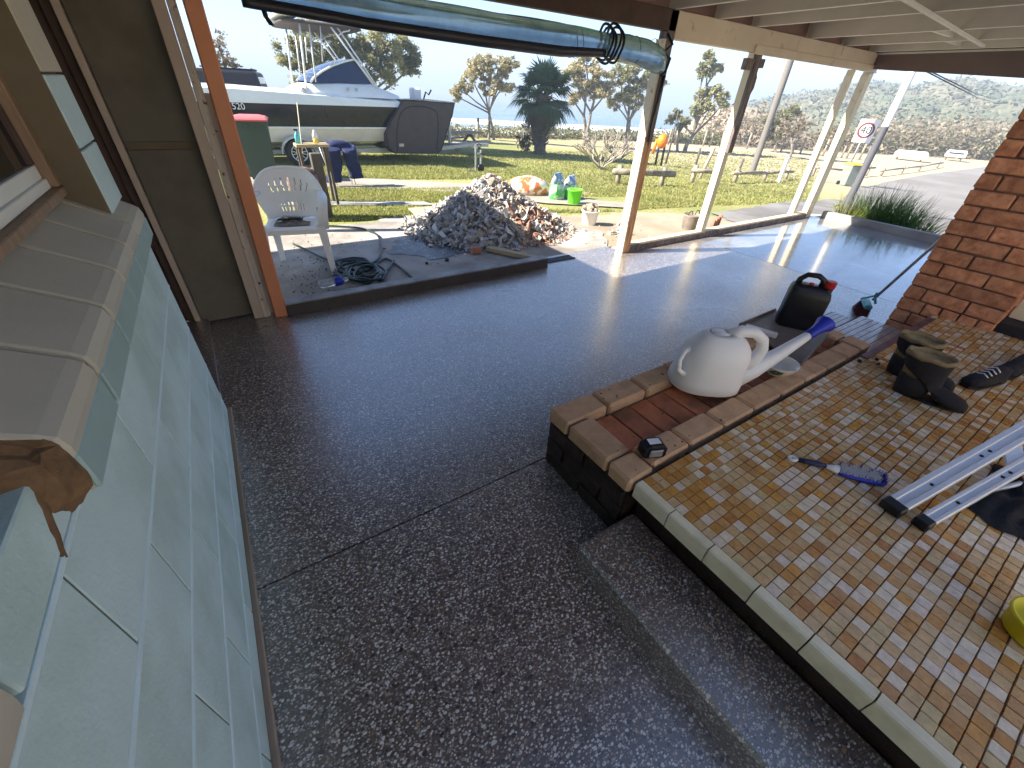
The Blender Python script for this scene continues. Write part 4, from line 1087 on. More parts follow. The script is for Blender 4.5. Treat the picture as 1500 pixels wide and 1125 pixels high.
def shoe(x, y, rz, label, lace):
    t = thing('black_shoe', label, 'shoe', (x, y, .331), rz, 'black shoes behind the boots')
    mb = MB(); mb.loft([[(cx, cy * s + 0, z) for cx, cy, z in [(x_, hy, zz) for hy, zz in ((-.036 * w, .012), (-.044 * w, .03), (-.030 * w, .03 + h), (0, .036 + h), (.030 * w, .03 + h), (.044 * w, .03), (.036 * w, .012))]] for x_, w, h, s in ((-.14, .5, .006, 1), (-.12, .9, .022, 1), (-.07, 1.05, .030, 1), (-.01, .95, .045, 1), (.05, .85, .062, 1), (.10, .85, .060, 1), (.135, .55, .052, 1))][::-1])
    local(t, mb, 'upper', M['blackfab'])
    mb = MB(); mb.prism([(-.145 + 0 * 1, -.02), (-.10, -.047), (-.02, -.042), (.08, -.036), (.138, -.026), (.142, .026), (.08, .036), (-.02, .042), (-.10, .047), (-.145, .02)], 0, .014); local(t, mb, 'sole', M['black'])
    if lace:
        mb = MB()
        for i in range(4): mb.tube([(-.06 + .022 * i, -.026, .062 + .009 * i), (-.056 + .022 * i, 0, .073 + .010 * i), (-.06 + .022 * i, .026, .062 + .009 * i)], .0035, 6)
        local(t, mb, 'laces', M['alum'])
    return t
shoe(3.16, .10, rad(-18), 'black shoe with silvery laces lying beside the boots', True)
shoe(3.47, .05, rad(-8), 'black shoe lying behind the one with silvery laces', False)
t = thing('black_bag', 'small black cloth bag near the doorstep at the right edge', 'bag', (3.72, -.02, .331))
mb = MB(); mb.loft(ellip_rings([(0, 0, 0, .10, .07), (0, 0, .05, .11, .08), (.01, 0, .12, .085, .06), (.01, .01, .17, .05, .03)], 14, 2.6)); local(t, mb, 'body', M['blackfab'], sub=1)
mb = MB(); mb.tube([(-.06, 0, .13), (-.05, 0, .20), (0, .01, .23), (.05, 0, .20), (.06, 0, .13)], .008, 8); local(t, mb, 'strap', M['strap'])

# folded ladder
ld = thing('aluminium_ladder', 'folded aluminium stepladder leaning down onto the mosaic tiles', 'ladder', (1.72, .0, .331))
def railp(p0, p1, w, name='rail'):
    d = (Vector(p1) - Vector(p0)); dn = d.normalized(); up = Vector((0, 0, 1)); side = dn.cross(up).normalized(); upv = side.cross(dn)
    mb = MB(); 
    def off(p, s, u): return Vector(p) + side * s + upv * u
    mb.bar(off(p0, -w * .36, .0), off(p1, -w * .36, .0), w * .34, .026, .003, up=upv)
    mb.bar(off(p0, w * .36, .0), off(p1, w * .36, .0), w * .34, .026, .003, up=upv)
    mb.bar(off(p0, 0, -.005), off(p1, 0, -.005), w * .5, .012, .001, up=upv)
    local(ld, mb, name, M['alum'])
    for k in (.13, .30, .33, .52, .70):
        q = off(Vector(p0) + d * k, 0, .0015); mb = MB(); Mt = Matrix.Translation(q); mb.lathe([(0, -.002), (.006, -.002), (.006, .002), (0, .002)], 10, Mt); local(ld, mb, 'rivet', M['black'])
    mb = MB(); mb.bar(Vector(p0) - dn * .012, Vector(p0) + dn * .03, w * 1.12, .040, .005, up=upv); local(ld, mb, 'foot_cap', M['black'])
def rel(v): return (v.x - 1.72, v.y, v.z - .331)
f1 = PZ(1306, 744, .355); g1 = PZ(1500, 632, .52); e1 = f1 + (g1 - f1) * 2.2
f2 = PZ(1350, 767, .350); g2 = PZ(1500, 681, .46); e2 = f2 + (g2 - f2) * 2.6
railp(rel(f1), rel(e1), .060); railp(rel(f2), rel(e2), .042)
f3 = PZ(1436, 722, .345); g3 = PZ(1500, 707, .37); e3 = f3 + (g3 - f3) * 4
mb = MB(); mb.tube([rel(f3), rel(g3), rel(e3)], .009, 10); local(ld, mb, 'brace', M['alum'])
for k in (.42, .58, .74, .9):
    q1 = f1 + (e1 - f1) * k; q2 = f2 + (e2 - f2) * (k - .05)
    mb = MB(); mb.bar(rel(q1 - Vector((0, 0, .02))), rel(q2 - Vector((0, 0, .02))), .06, .012, .002); local(ld, mb, 'step', M['alum'])
# black garment under the ladder and the yellow tub at the picture edge
t = thing('dark_garment', 'crumpled black garment on the tiles under the ladder', 'garment', (2.16, -.24, .331))
mb = MB(); n = 22; g_ = []
for i in range(n):
    for j in range(n):
        u, v = i / (n - 1), j / (n - 1); x, y = (u - .5) * .42, (v - .5) * .20
        e_ = max(0, 1 - (abs(u - .5) * 2) ** 3) * max(0, 1 - (abs(v - .5) * 2) ** 3)
        g_.append((x + .015 * math.sin(9 * v), y + .02 * math.sin(7 * u + 1), .004 + e_ * (.035 + .018 * math.sin(13 * u + 5 * v) + .012 * math.sin(19 * v - 7 * u))))
mb.add(g_, [(i * n + j, (i + 1) * n + j, (i + 1) * n + j + 1, i * n + j + 1) for i in range(n - 1) for j in range(n - 1)], True); local(t, mb, 'cloth', M['blackfab'], sub=1)
yc = PZ(1484, 925, .40)
t = thing('yellow_tub', 'bright yellow plastic tub cut off by the right edge of the picture', 'tub', (yc.x + .115, yc.y - .055, .331))
mb = MB(); mb.lathe([(.06, 0), (.068, .01), (.076, .06), (.080, .062), (.080, .070), (.074, .070), (.065, .02), (0, .015)], 28); local(t, mb, 'tub', M['yellow'])
# little black pegs and stick near the threshold
t = thing('twig', 'thin tan twig with small dark seed heads on the tiles near the boots', 'twig', (2.80, .52, .331))
mb = MB(); mb.tube([(-.02, .03, .006), (.03, -.01, .008), (.09, -.02, .006)], .003, 6); local(t, mb, 'stem', M['wood'])
for x, y in ((-.02, .03), (.045, -.04), (.095, -.015)):
    mb = MB(); blob(mb, (x, y, .011), .013, int(x * 900) + 77); local(t, mb, 'seed_head', M['black'])

# broom
bm_ = thing('broom', 'broom with a light blue head, its grey handle leaning behind the pier', 'broom', (4.60, 1.10, 0))
d1 = Vector((4.60, .83, .92)) - Vector((4.63, 1.08, .13))
mb = MB(); mb.tube([(.03, -.02, .13), tuple(Vector((.03, -.02, .13)) + d1 * 1.5)], .0115, 10); local(bm_, mb, 'handle', M['steel'])
mb = MB(); mb.box(-.03, .03, -.12, .12, .075, .115, .01); o = local(bm_, mb, 'head', M['aqua']); o.rotation_euler = (0, 0, rad(-62))
mb = MB(); mb.tube([(.0, -.06, .115), (.03, -.02, .17), (.03, -.02, .20)], .010, 8).tube([(.0, .06, .115), (.03, -.02, .17)], .008, 8); local(bm_, mb, 'bracket', M['aqua'])
mb = MB()
for i in range(26):
    for j in range(6):
        for q in range(3):
            y = -.13 + .26 * i / 25 + R.uniform(-.004, .004); x = -.024 + .048 * j / 5 + R.uniform(-.004, .004)
            mb.tube([(x, y, .077), (x * 1.7 - .012, y * 1.06, .002)], [.0016, .0012], 3, cap=False, smooth=False)
o = mb.build('bristles', M['bristler'], bm_); o.rotation_euler = (0, 0, rad(-62)); o.scale = (1, .86, 1)

# ================================================================ YARD
# plastic armchair
ch = thing('plastic_chair', 'white moulded plastic armchair standing beyond the kerb', 'chair', (.465, 4.42, .0), rad(-13))
mb = MB(); n = 14; g_ = []
for i in range(n + 1):
    for j in range(n + 1):
        u, v = i / n * 2 - 1, j / n * 2 - 1
        hw_ = .235 - .02 * (v + 1) / 2
        g_.append((u * hw_, -.225 + (v + 1) / 2 * .43, .430 - .018 * (1 - u * u) * (1 - v * v) - (.022 if v < -.99 else 0) - .012 * (v + 1) / 2))
mb.add(g_, [(i * (n + 1) + j, (i + 1) * (n + 1) + j, (i + 1) * (n + 1) + j + 1, i * (n + 1) + j + 1) for i in range(n) for j in range(n)], True)
o = local(ch, mb, 'seat', M['whiteplastic']); mods(o, 'solid', t=.012)
# backrest with fan shaped slots
mb = MB(); nu, nv = 60, 34; vsg = []
def backp(u, v):
    # u -1..1 across, v 0..1 up; rounded top
    top = .845 - .0 - .16 * abs(u) ** 3.2
    z = .435 + (top - .435) * v
    wid = (.205 + .075 * min(1, v * 1.6) ** .8)
    a = u * .95
    x = wid * math.sin(a) / math.sin(.95); y = .205 + .10 * v - .16 * (1 - math.cos(a)) * (1.1 + .6 * v) / (1 - math.cos(.95)) * .55
    return (x, y, z)
for i in range(nu + 1):
    for j in range(nv + 1): vsg.append(backp(i / nu * 2 - 1, j / nv))
fsx = []
def slot(u, v):
    for k in range(-3, 4):
        if .52 < v < .80 - .02 * abs(k):
            uc = k * (.15 + .12 * (v - .5))
            if abs(u - uc) < .017: return True
        if .13 < v < .30 - .015 * abs(k) and abs(u - k * .12) < .018: return True
    return False
for i in range(nu):
    for j in range(nv):
        u, v = (i + .5) / nu * 2 - 1, (j + .5) / nv
        if slot(u, v): continue
        k = i * (nv + 1) + j; fsx.append((k, k + nv + 1, k + nv + 2, k + 1))
mb.add(vsg, fsx, True); o = local(ch, mb, 'backrest', M['whiteplastic']); mods(o, 'solid', t=.010)
rim = [backp(u / 20, 1.0) for u in range(-20, 21)]
mb = MB(); mb.tube([rim[0][:2] + (.60,)] + rim + [rim[-1][:2] + (.60,)], .013, 8); local(ch, mb, 'rim', M['whiteplastic'])
for s in (-1, 1):
    mb = MB(); pts = [(s * .262, .16, .66), (s * .285, .05, .652), (s * .295, -.08, .648), (s * .292, -.18, .635), (s * .282, -.235, .585), (s * .268, -.25, .50), (s * .262, -.245, .42)]
    rings = []
    for k, p in enumerate(pts):
        w = [.03, .032, .036, .038, .040, .042, .042][k]; t_ = (Vector(pts[min(k + 1, 6)]) - Vector(pts[max(k - 1, 0)])).normalized()
        sd = Vector((1, 0, 0)); up = sd.cross(t_).normalized()
        rings.append([tuple(Vector(p) + sd * a_ * w + up * b_ * .011) for a_, b_ in ((-1, -1), (1, -1), (1.05, 0), (1, 1), (-1, 1), (-1.05, 0))])
    mb.loft(rings); local(ch, mb, 'armrest', M['whiteplastic'])
    for yb, zt, nm in ((-.235, .46, 'leg'), (.195, .46, 'leg')):
        mb = MB(); rings = []
        for k in range(7):
            f = k / 6; w = .040 - .016 * f; xx = s * (.240 if yb < 0 else .205) + s * .030 * f * (1 if yb < 0 else .5); yy = yb + (-.03 if yb < 0 else .05) * f; z = zt * (1 - f)
            rings.append([(xx - w * .9, yy - w * .55, z), (xx + w * .9, yy - w * .55, z), (xx + w, yy, z), (xx + w * .7, yy + w * .7, z), (xx, yy + w * .2, z), (xx - w * .7, yy + w * .7, z)])
        mb.loft(rings, smooth=False); local(ch, mb, nm, M['whiteplastic'])
mb = MB(); mb.box(-.235, .235, -.236, -.218, .375, .418, .004); local(ch, mb, 'apron', M['whiteplastic'])
for s in (-1, 1): local(ch, MB().box(s * .232 - .006, s * .232 + .006, -.2, .19, .37, .418, .003), 'side_apron', M['whiteplastic'])
t = thing('tool_wrapper', 'crumpled clear packet of dark tools lying on the chair seat', 'packet', (.44, 4.36, .424), rad(-13))
mb = MB(); n = 18; g_ = []
for i in range(n):
    for j in range(n):
        u, v = i / (n - 1) - .5, j / (n - 1) - .5
        g_.append((u * .30, v * .16 + .01 * math.sin(9 * u), .006 + .03 * max(0, 1 - (2 * u) ** 2) * max(0, 1 - (2 * v) ** 2) * (1 + .6 * math.sin(22 * u + 9 * v) * math.cos(17 * v))))
mb.add(g_, [(i * n + j, (i + 1) * n + j, (i + 1) * n + j + 1, i * n + j + 1) for i in range(n - 1) for j in range(n - 1)], True); local(t, mb, 'wrapper', M['board'])
local(t, MB().bar((-.11, -.02, .05), (.08, .03, .045), .022, .016, .004).tube([(-.08, .03, .045), (.0, -.03, .055), (.1, -.01, .045)], .008, 8), 'pliers', M['black'])
local(t, MB().tube([(-.13, 0, .03), (-.06, .05, .06), (.02, .02, .06), (.11, .05, .05)], .010, 8), 'spanner', M['steel'])
t = thing('blue_trowel', 'blue handled tool propped upright against the chair armrest', 'tool', (.66, 4.19, .43))
local(t, MB().bar((0, 0, 0), (.010, .03, .155), .030, .022, .006), 'handle', M['navy']); local(t, MB().bar((-.002, -.006, -.002), (0, 0, .0), .02, .01), 'ferrule', M['steel'])
a = PZ(468, 421, .04); b = PZ(510, 412, .04)
t = thing('plastic_bottle', 'clear plastic bottle with a blue band lying by the chair leg', 'bottle', (a.x, a.y, .062), math.atan2(b.y - a.y, b.x - a.x))
L = (b - a).length; Rt = Matrix.Rotation(rad(90), 4, 'Y')
local(t, MB().lathe([(0, 0), (.034, .002), (.037, .01), (.037, L * .55), (.034, L * .60)], 18, Rt), 'bottle', M['clearp'])
local(t, MB().lathe([(.038, L * .52), (.041, L * .53), (.041, L * .74), (.036, L * .80), (.018, L * .83)], 18, Rt), 'band', M['bluep'])
local(t, MB().lathe([(.018, L * .83), (.018, L), (0, L)], 14, Rt), 'cap', M['clearp'])

# hose: one continuous line, coiled
def hosepts():
    P_ = []
    def q(px, py): v = PZ(px, py, .035); return (v.x, v.y)
    P_ += [q(470, 328), q(500, 329), q(530, 332), q(552, 341), q(557, 356), q(556, 372), q(546, 382), q(528, 386)]
    loops = [((520, 392), 34, 13), ((516, 388), 28, 11), ((523, 397), 30, 12), ((532, 400), 27, 13), ((540, 402), 22, 10), ((533, 398), 25, 9), ((538, 399), 27, 14), ((520, 386), 24, 8)]
    for li, ((cx, cy), rx, ry) in enumerate(loops):
        for k in range(16):
            a = -.6 + 2 * math.pi * k / 16 + li * .3
            P_.append(q(cx + rx * math.cos(a) + R.uniform(-1.2, 1.2), cy + ry * math.sin(a) + R.uniform(-.6, .6)))
    P_ += [q(548, 385), q(566, 376), q(585, 388), q(600, 400), q(612, 411)]
    return P_
hp = hosepts()
# smooth
def catmull(P, n=4):
    out = []
    for i in range(len(P) - 1):
        p0, p1, p2_, p3_ = P[max(i - 1, 0)], P[i], P[i + 1], P[min(i + 2, len(P) - 1)]
        for k in range(n):
            t = k / n
            out.append(tuple(.5 * ((2 * p1[c]) + (-p0[c] + p2_[c]) * t + (2 * p0[c] - 5 * p1[c] + 4 * p2_[c] - p3_[c]) * t * t + (-p0[c] + 3 * p1[c] - 3 * p2_[c] + p3_[c]) * t ** 3) for c in range(len(p1))))
    out.append(tuple(P[-1])); return out
h3 = [(x, y, .012 + (.045 * math.sin(math.pi * min(1, max(0, (i - 8) / 128.0))) * (.4 + .6 * (i % 7) / 6))) for i, (x, y) in enumerate(hp)]
hz = catmull(h3, 3)
t = thing('garden_hose', 'dark green garden hose lying in a loose coil on the concrete', 'hose', (1.0, 4.3, .0))
mb = MB(); mb.tube([(x - 1.0, y - 4.3, z) for x, y, z in hz], .0125, 8); local(t, mb, 'hose', M['hose'])
q = [PZ(*p, .01) for p in ((577, 382), (570, 394), (560, 402), (556, 409))]
mb = MB(); mb.tube(catmull([(v.x - 1.0, v.y - 4.3, .014) for v in q], 4), .013, 8); local(t, mb, 'tail_end', M['hose'])
q = [PZ(*p, .01) for p in ((430, 358), (448, 366), (470, 377), (492, 384))]
mb = MB(); mb.tube(catmull([(v.x - 1.0, v.y - 4.3, .014) for v in q], 4), .011, 8); local(t, mb, 'inlet_end', M['hose'])

# drain grate
t = thing('drain_grate', 'black slotted drain grate at the end of the kerb', 'drain grate', (2.96, 3.50, .0))
local(t, MB().box(-.19, .19, -.05, .05, -.01, .002), 'pit', M['black'])
for k in range(11): local(t, MB().box(-.18 + .034 * k, -.18 + .034 * k + .017, -.045, .045, .0025, .009, .001), 'bar', M['black'])
local(t, MB().box(-.19, .19, .0455, .055, .002, .010, .001).box(-.19, .19, -.055, -.0455, .002, .010, .001), 'frame', M['black'])

# timber offcut and loose bricks
a = PZ(714, 361, .05); b = PZ(801, 379, .05)
t = thing('timber_offcut', 'sawn timber offcut lying on wet concrete before the rubble pile', 'timber', (a.x, a.y, 0))
local(t, MB().bar((0, 0, .030), (b.x - a.x, b.y - a.y, .028), .085, .045, .004), 'plank', M['wood'])
for i, (px, py, s, lab) in enumerate([(696, 366, .08, 'broken red brick piece at the foot of the rubble pile'), (655, 377, .03, 'small dark stone chip on the wet concrete left of the bricks'), (625, 382, .018, 'tiny dark stone chip nearest the hose on the concrete')]):
    v = PZ(px, py, .03); t = thing('brick_fragment' if i == 0 else 'stone_chip', lab, 'brick piece' if i == 0 else 'stone', (v.x, v.y, .0))
    if i == 0: local(t, MB().box(-.06, .06, -.05, .05, 0, .065, .008), 'fragment', M['rub'][4])
    else:
        mb = MB(); blob(mb, (0, 0, s * .35), s, i); local(t, mb, 'chip', M['black'])

# ---------------------------------------------------------------- rubble pile
rp = thing('rubble_pile', 'big heap of broken concrete and brick rubble on the yard concrete', 'rubble', (2.95, 5.05, 0))
def heap(x, y):
    u = x * .80 + y * .6; v = -x * .6 + y * .80
    d = math.hypot(x / 1.06, y / 1.0)
    return max(0, .62 * (1 - d) ** 1.05 if d < 1 else 0) + .015
def chunkmesh(seed, m):
    rr = random.Random(seed); n = 10; import bmesh
    bm = bmesh.new(); sx, sy, sz = 1, rr.uniform(.5, .9), rr.uniform(.25, .6)
    for _ in range(n):
        bm.verts.new((rr.uniform(-1, 1) * sx, rr.uniform(-1, 1) * sy, rr.uniform(-1, 1) * sz))
    bmesh.ops.convex_hull(bm, input=bm.verts[:])
    for v in [v for v in bm.verts if not v.link_faces]: bm.verts.remove(v)
    me = bpy.data.meshes.new('chunk'); bm.to_mesh(me); bm.free(); me.materials.append(m); return me
lib = [[chunkmesh(s * 31 + k, m) for k in range(6)] for s, m in enumerate(M['rub'])]
def pickm(x, y):
    r = R.random()
    if x < -.1: w = [.44, .28, .06, .14, .02, .06]  # left half greyer, right half warmer: shade and sunlight put into chunk colours
    else: w = [.20, .14, .26, .08, .09, .23]
    if y < -.4 and .0 < x < .7: w = [.2, .12, .18, .06, .30, .14]
    elif x > -.1: w = [.24, .18, .28, .08, .04, .18]
    for i, p in enumerate(w):
        r -= p
        if r <= 0: return i
    return 0
rs = MB()
cands = []
for i in range(3800):
    a = R.uniform(0, 2 * math.pi); d = R.random() ** .55 * 1.12; x, y = d * math.cos(a) * 1.06, d * math.sin(a)
    h = heap(x, y)
    s = R.uniform(.016, .042) if R.random() < .72 else R.uniform(.04, .085)
    if d > .98: s *= .6
    cands.append((x, y, h + R.uniform(-.3, .35) * s, s))
vis = sorted(cands, key=lambda c: -(c[3] * (1 if (c[1] < .25 + .3 * c[0] + .2) else .2)))
for k, (x, y, z, s) in enumerate(vis):
    mi = pickm(x, y); me = lib[mi][R.randint(0, 5)]
    rot = (R.gauss(0, .7), R.gauss(0, .7), R.uniform(0, 6.3)); scl = (s, s * R.uniform(.6, 1), s * R.uniform(.5, 1))
    if k < 296: inst('rubble_chunk', me, rp, (x, y, z), rot, scl)
    else:
        rs.cur = mi
        Mt = Matrix.Translation((x, y, z)) @ (Matrix.Rotation(rot[2], 4, 'Z') @ Matrix.Rotation(rot[1], 4, 'Y') @ Matrix.Rotation(rot[0], 4, 'X')) @ Matrix.Diagonal((*scl, 1))
        rs.add([v.co[:] for v in me.vertices], [tuple(p.vertices) for p in me.polygons], M=Mt)
o = rs.build('small_rubble', M['rub'], rp, kind='stuff')
core = MB(); vs = []; n = 30
for i in range(n + 1):
    for j in range(n + 1):
        x, y = (i / n - .5) * 2.5, (j / n - .5) * 2.1; h = heap(x, y) - .045
        vs.append((x, y, max(-.04, h)))
core.add(vs, [(i * (n + 1) + j, (i + 1) * (n + 1) + j, (i + 1) * (n + 1) + j + 1, i * (n + 1) + j + 1) for i in range(n) for j in range(n)], True)
core.build('rubble_core', M['rub'][3], rp)
sc_ = MB()
for i in range(150):
    v = PZ(R.gauss(880, 45), R.gauss(345, 11), 0) if i % 3 == 0 else PZ(R.gauss(640, 40), R.gauss(352, 12), 0)
    sc_.cur = R.randint(0, 5); me = lib[sc_.cur][R.randint(0, 5)]; s = R.uniform(.006, .022) if R.random() < .85 else R.uniform(.02, .045)
    Mt = Matrix.Translation((v.x, v.y, T(v.x, v.y) + .02 + s * .3)) @ Matrix.Rotation(R.uniform(0, 6), 4, 'Z') @ Matrix.Rotation(R.gauss(0, .5), 4, 'X') @ Matrix.Diagonal((s, s, s, 1))
    sc_.add([q.co[:] for q in me.vertices], [tuple(p.vertices) for p in me.polygons], M=Mt)
tag(sc_.build('scattered_rubble', M['rub']), 'small crumbs of rubble scattered around the rubble pile', 'rubble', kind='stuff')
lt_ = MB()
for i in range(230):
    v = PZ(R.gauss(470, 42), R.gauss(400, 26), 0)
    if v.y < 3.50: continue
    blob(lt_, (v.x, v.y, T(v.x, v.y) + .026), R.uniform(.002, .008), i + 900)
tag(lt_.build('leaf_litter', M['darkbrown']), 'brown dirt and leaf litter on the concrete around the chair', 'litter', kind='stuff')
t = thing('plywood_sheet', 'pale plywood scrap lying at the left edge of the rubble pile', 'plywood', (2.0, 5.25, 0))
v1 = PZ(598, 304, .05); v2 = PZ(650, 300, .05); v3 = PZ(655, 318, .05); v4 = PZ(612, 318, .05)
o = MB().prism([(v.x, v.y) for v in (v4, v3, v2, v1)], .03, .045).build('sheet', M['sandp'], t); o.location = (-2.0, -5.25, 0)

# buckets and bags beyond the pile
def bucket(name, label, px, py, h, r, m, fill=None, handle=True, lip=True):
    b_ = GT(px, py); t = thing(name, label, 'bucket', (b_.x, b_.y, b_.z + .012))
    local(t, MB().lathe([(r * .78, 0), (r * .80, .004), (r, h * .92), (r * 1.06, h * .93), (r * 1.06, h), (r * .96, h), (r * .78, .02), (0, .02)], 22), 'shell', M[m])
    if handle: local(t, MB().tube([(r * 1.06 * math.cos(a), r * .2 * 0 + .012, h * .95 + r * .55 * math.sin(a) * -1 * -1) for a in [math.pi * k / 10 for k in range(11)]], .004, 6), 'handle', M['steel'])
    if fill:
        mb = MB()
        for i in range(16):
            a = R.uniform(0, 6.3); d = r * .8 * R.random() ** .5; blob(mb, (d * math.cos(a), d * math.sin(a), h + R.uniform(-.01, .05)), R.uniform(.03, .055), i + 50)
        mb.build('rubble_fill', M[fill] if isinstance(fill, str) else fill, t)
    return t
bucket('rubble_bucket', 'white bucket heaped with broken rubble at the yard edge', 862, 330, .20, .125, 'whiteplastic', M['rub'][2], False)
bucket('green_bucket', 'lime green bucket standing in front of the two printed bags', 840, 300, .25, .135, 'lime')
def bag(label, px, py, w, h, lean, m_low, m_top):
    b_ = GT(px, py); t = thing('printed_bag', label, 'bag', (b_.x, b_.y, b_.z + .01), rad(20), 'printed bags on the lawn')
    spec = [(0, 0, 0, w * .46, w * .30), (0, 0, .02, w * .5, w * .34), (lean * .3, 0, h * .35, w * .5, w * .33), (lean * .6, 0, h * .62, w * .46, w * .27)]
    local(t, MB().loft(ellip_rings(spec, 18, 3)), 'lower_bag', M[m_low])
    spec = [(lean * .6, 0, h * .615, w * .47, w * .275), (lean * .8, 0, h * .8, w * .44, w * .2), (lean, 0, h * .90, w * .34, w * .10), (lean * 1.4, 0, h, w * .38, w * .03)]
    local(t, MB().loft(ellip_rings(spec, 18, 2.4)), 'upper_bag', M[m_top])
bag('taller pale green and blue printed bag left of the green bucket', 815, 293, .34, .46, -.03, 'greenbag', 'bluebag')
bag('shorter green bag with blue top just behind the green bucket', 832, 291, .36, .40, .03, 'greenbag', 'bluebag')
b_ = GT(773, 286); t = thing('woven_sack', 'bulging orange and white woven sack behind the rubble pile', 'sack', (b_.x, b_.y, b_.z - .01), rad(-25))
mb = MB(); rings = []
for k in range(9):
    f = k / 8; rx = .40 * math.sin(math.pi * (.08 + .88 * f)) ** .6; rings.append([(-.42 + .84 * f, rx * .62 * math.cos(a) * (1 + .1 * math.sin(5 * a + k)), max(.0, .15 + rx * .55 * math.sin(a) * (1 + .12 * math.sin(4 * a + 2 * k)))) for a in [2 * math.pi * q / 16 for q in range(16)]])
mb.loft(rings); local(t, mb, 'sack', M['tarp'], sub=1)
# grey tub between the posts and pile of rubble beside the first post
b_ = GT(1010, 337); t = thing('grey_tub', 'grey weathered tub with two looped handles behind the timber plate', 'tub', (b_.x, b_.y, b_.z + .01))
local(t, MB().lathe([(.11, 0), (.12, .02), (.135, .2), (.145, .22), (.13, .22), (.11, .03), (0, .02)], 18, sx=1.15), 'tub', M['pot'])
for s in (-1, 1): local(t, MB().tube([(s * .08 + .05 * math.cos(a), 0, .21 + .06 * math.sin(a)) for a in [math.pi * k / 8 for k in range(9)]], .006, 6), 'handle', M['black'])
b_ = GT(905, 345); t = thing('rubble_heap', 'small heap of grey rubble pieces just left of the first post', 'rubble', (b_.x, b_.y, b_.z))
for i in range(24):
    s = R.uniform(.02, .055); a = R.uniform(0, 6.3); d = .14 * R.random(); inst('rubble_chunk', lib[pickm(-1, 0)][R.randint(0, 5)], t, (d * math.cos(a), d * math.sin(a), .02 + (.14 - d) * R.random() * 1.4), (R.gauss(0, .6), R.gauss(0, .6), R.uniform(0, 6)), (s, s, s))
b_ = GT(1042, 333); t = thing('brick_offcuts', 'few small brick offcuts leaning beside the second post', 'brick piece', (b_.x, b_.y, b_.z + .012))
for i in range(4): local(t, MB().bar((.05 * i, 0, 0), (.05 * i + .03, .01, .10 + .02 * i), .05, .04, .005), 'offcut', M['rub'][4])

# wheelie bin
def wheelie(px, py, h, label, m_body, m_lid, rz, name='wheelie_bin'):
    b_ = GT(px, py); s = h / 1.06
    t = thing(name, label, 'bin', (b_.x, b_.y, b_.z + .01), rz)
    def S(v): return v * s
    rings = []
    for z, x, y0, y1 in ((.03, .21, -.24, .22), (.10, .22, -.25, .25), (.90, .275, -.30, .33), (.96, .285, -.31, .36), (.97, .30, -.33, .37), (1.0, .30, -.33, .37)):
        rings.append([(-S(x), S(y0), S(z)), (S(x), S(y0), S(z)), (S(x), S(y1), S(z)), (-S(x), S(y1), S(z))])
    local(t, MB().loft(rings, smooth=False), 'body', m_body, bev=.02 * s)
    rings = []
    for z, x, y0, y1 in ((1.003, .31, -.35, .39), (1.03, .315, -.355, .39), (1.06, .27, -.30, .34), (1.085, .16, -.18, .25)):
        rings.append([(-S(x), S(y0), S(z)), (S(x), S(y0), S(z)), (S(x), S(y1), S(z)), (-S(x), S(y1), S(z))])
    local(t, MB().loft(rings, smooth=False), 'lid', m_lid, bev=.015 * s)
    local(t, MB().tube([(-S(.24), S(.42), S(.98)), (S(.24), S(.42), S(.98))], S(.018), 8), 'handle', m_body)
    for k in (-.16, -.05, .06, .17): local(t, MB().box(S(k), S(k) + .02, -S(.335), -S(.305), S(.88), S(.965), .003), 'rib', m_body)
    for q in (-1, 1):
        o = local(t, MB().lathe([(0, -.03 * s), (.10 * s, -.03 * s), (.10 * s, .03 * s), (0, .03 * s)], 16, Matrix.Translation((q * S(.25), S(.24), S(.10))) @ Matrix.Rotation(rad(90), 4, 'Y'), smooth=False), 'wheel', M['black'])
    return t
wheelie(390, 263, 1.04, 'dark green wheelie bin with a faded red lid beside the boat trailer', M['bingreen'], M['redlid'], rad(-8))
wheelie(1237, 272, .86, 'grey green wheelie bin with a yellow lid beside the road', M['greybin'], M['yellid'], rad(-30), 'recycling_bin')
# ================================================================ BENCH, POST, TROUSERS
b_ = GT(481, 320)
t = thing('weathered_post', 'dark weathered timber post standing behind the plastic chair', 'post', (b_.x, b_.y, b_.z))
tp_ = PD(468, 224, math.hypot(b_.x, b_.y)); 
local(t, MB().bar((0, 0, -.02), (0, 0, tp_.z - b_.z), .13, .10, .008), 'shaft', M['stumpw'])
wb_y = 7.3
def on(px, py, y=wb_y): return PY(px, py, y)
c = on(455, 210); gz = T(c.x, c.y)
t = thing('work_trestle', 'rough timber trestle with a yellow top board behind the chair', 'trestle', (c.x, wb_y, gz))
a1, a2 = on(430, 206), on(480, 213)
local(t, MB().box(a1.x - c.x, a2.x - c.x, -.12, .12, c.z - gz - .04, c.z - gz, .006), 'top', M['wood'])
for x in (a1.x - c.x + .04, a2.x - c.x - .04):
    for y in (-.09, .09): local(t, MB().bar((x, y * 1.6, 0), (x, y, c.z - gz - .04), .04, .04, .004), 'leg', M['stumpw'])
t0 = on(438, 207); t = thing('spray_bottle', 'aqua spray bottle standing on the trestle', 'bottle', (t0.x, wb_y, c.z + .001))
local(t, MB().loft(ellip_rings([(0, 0, 0, .05, .03), (0, 0, .10, .045, .03), (0, 0, .13, .028, .02), (0, 0, .155, .012, .012)], 14, 3)), 'bottle', M['aqua'])
local(t, MB().box(-.04, .012, -.01, .01, .156, .176, .003), 'trigger', M['black'])
t0 = on(463, 208); t = thing('sauce_bottle', 'white and yellow squeeze bottle standing on the trestle', 'bottle', (t0.x, wb_y, c.z + .001))
local(t, MB().loft(ellip_rings([(0, 0, 0, .036, .03), (0, 0, .06, .036, .03)], 14, 3)), 'lower_bottle', M['juice'])
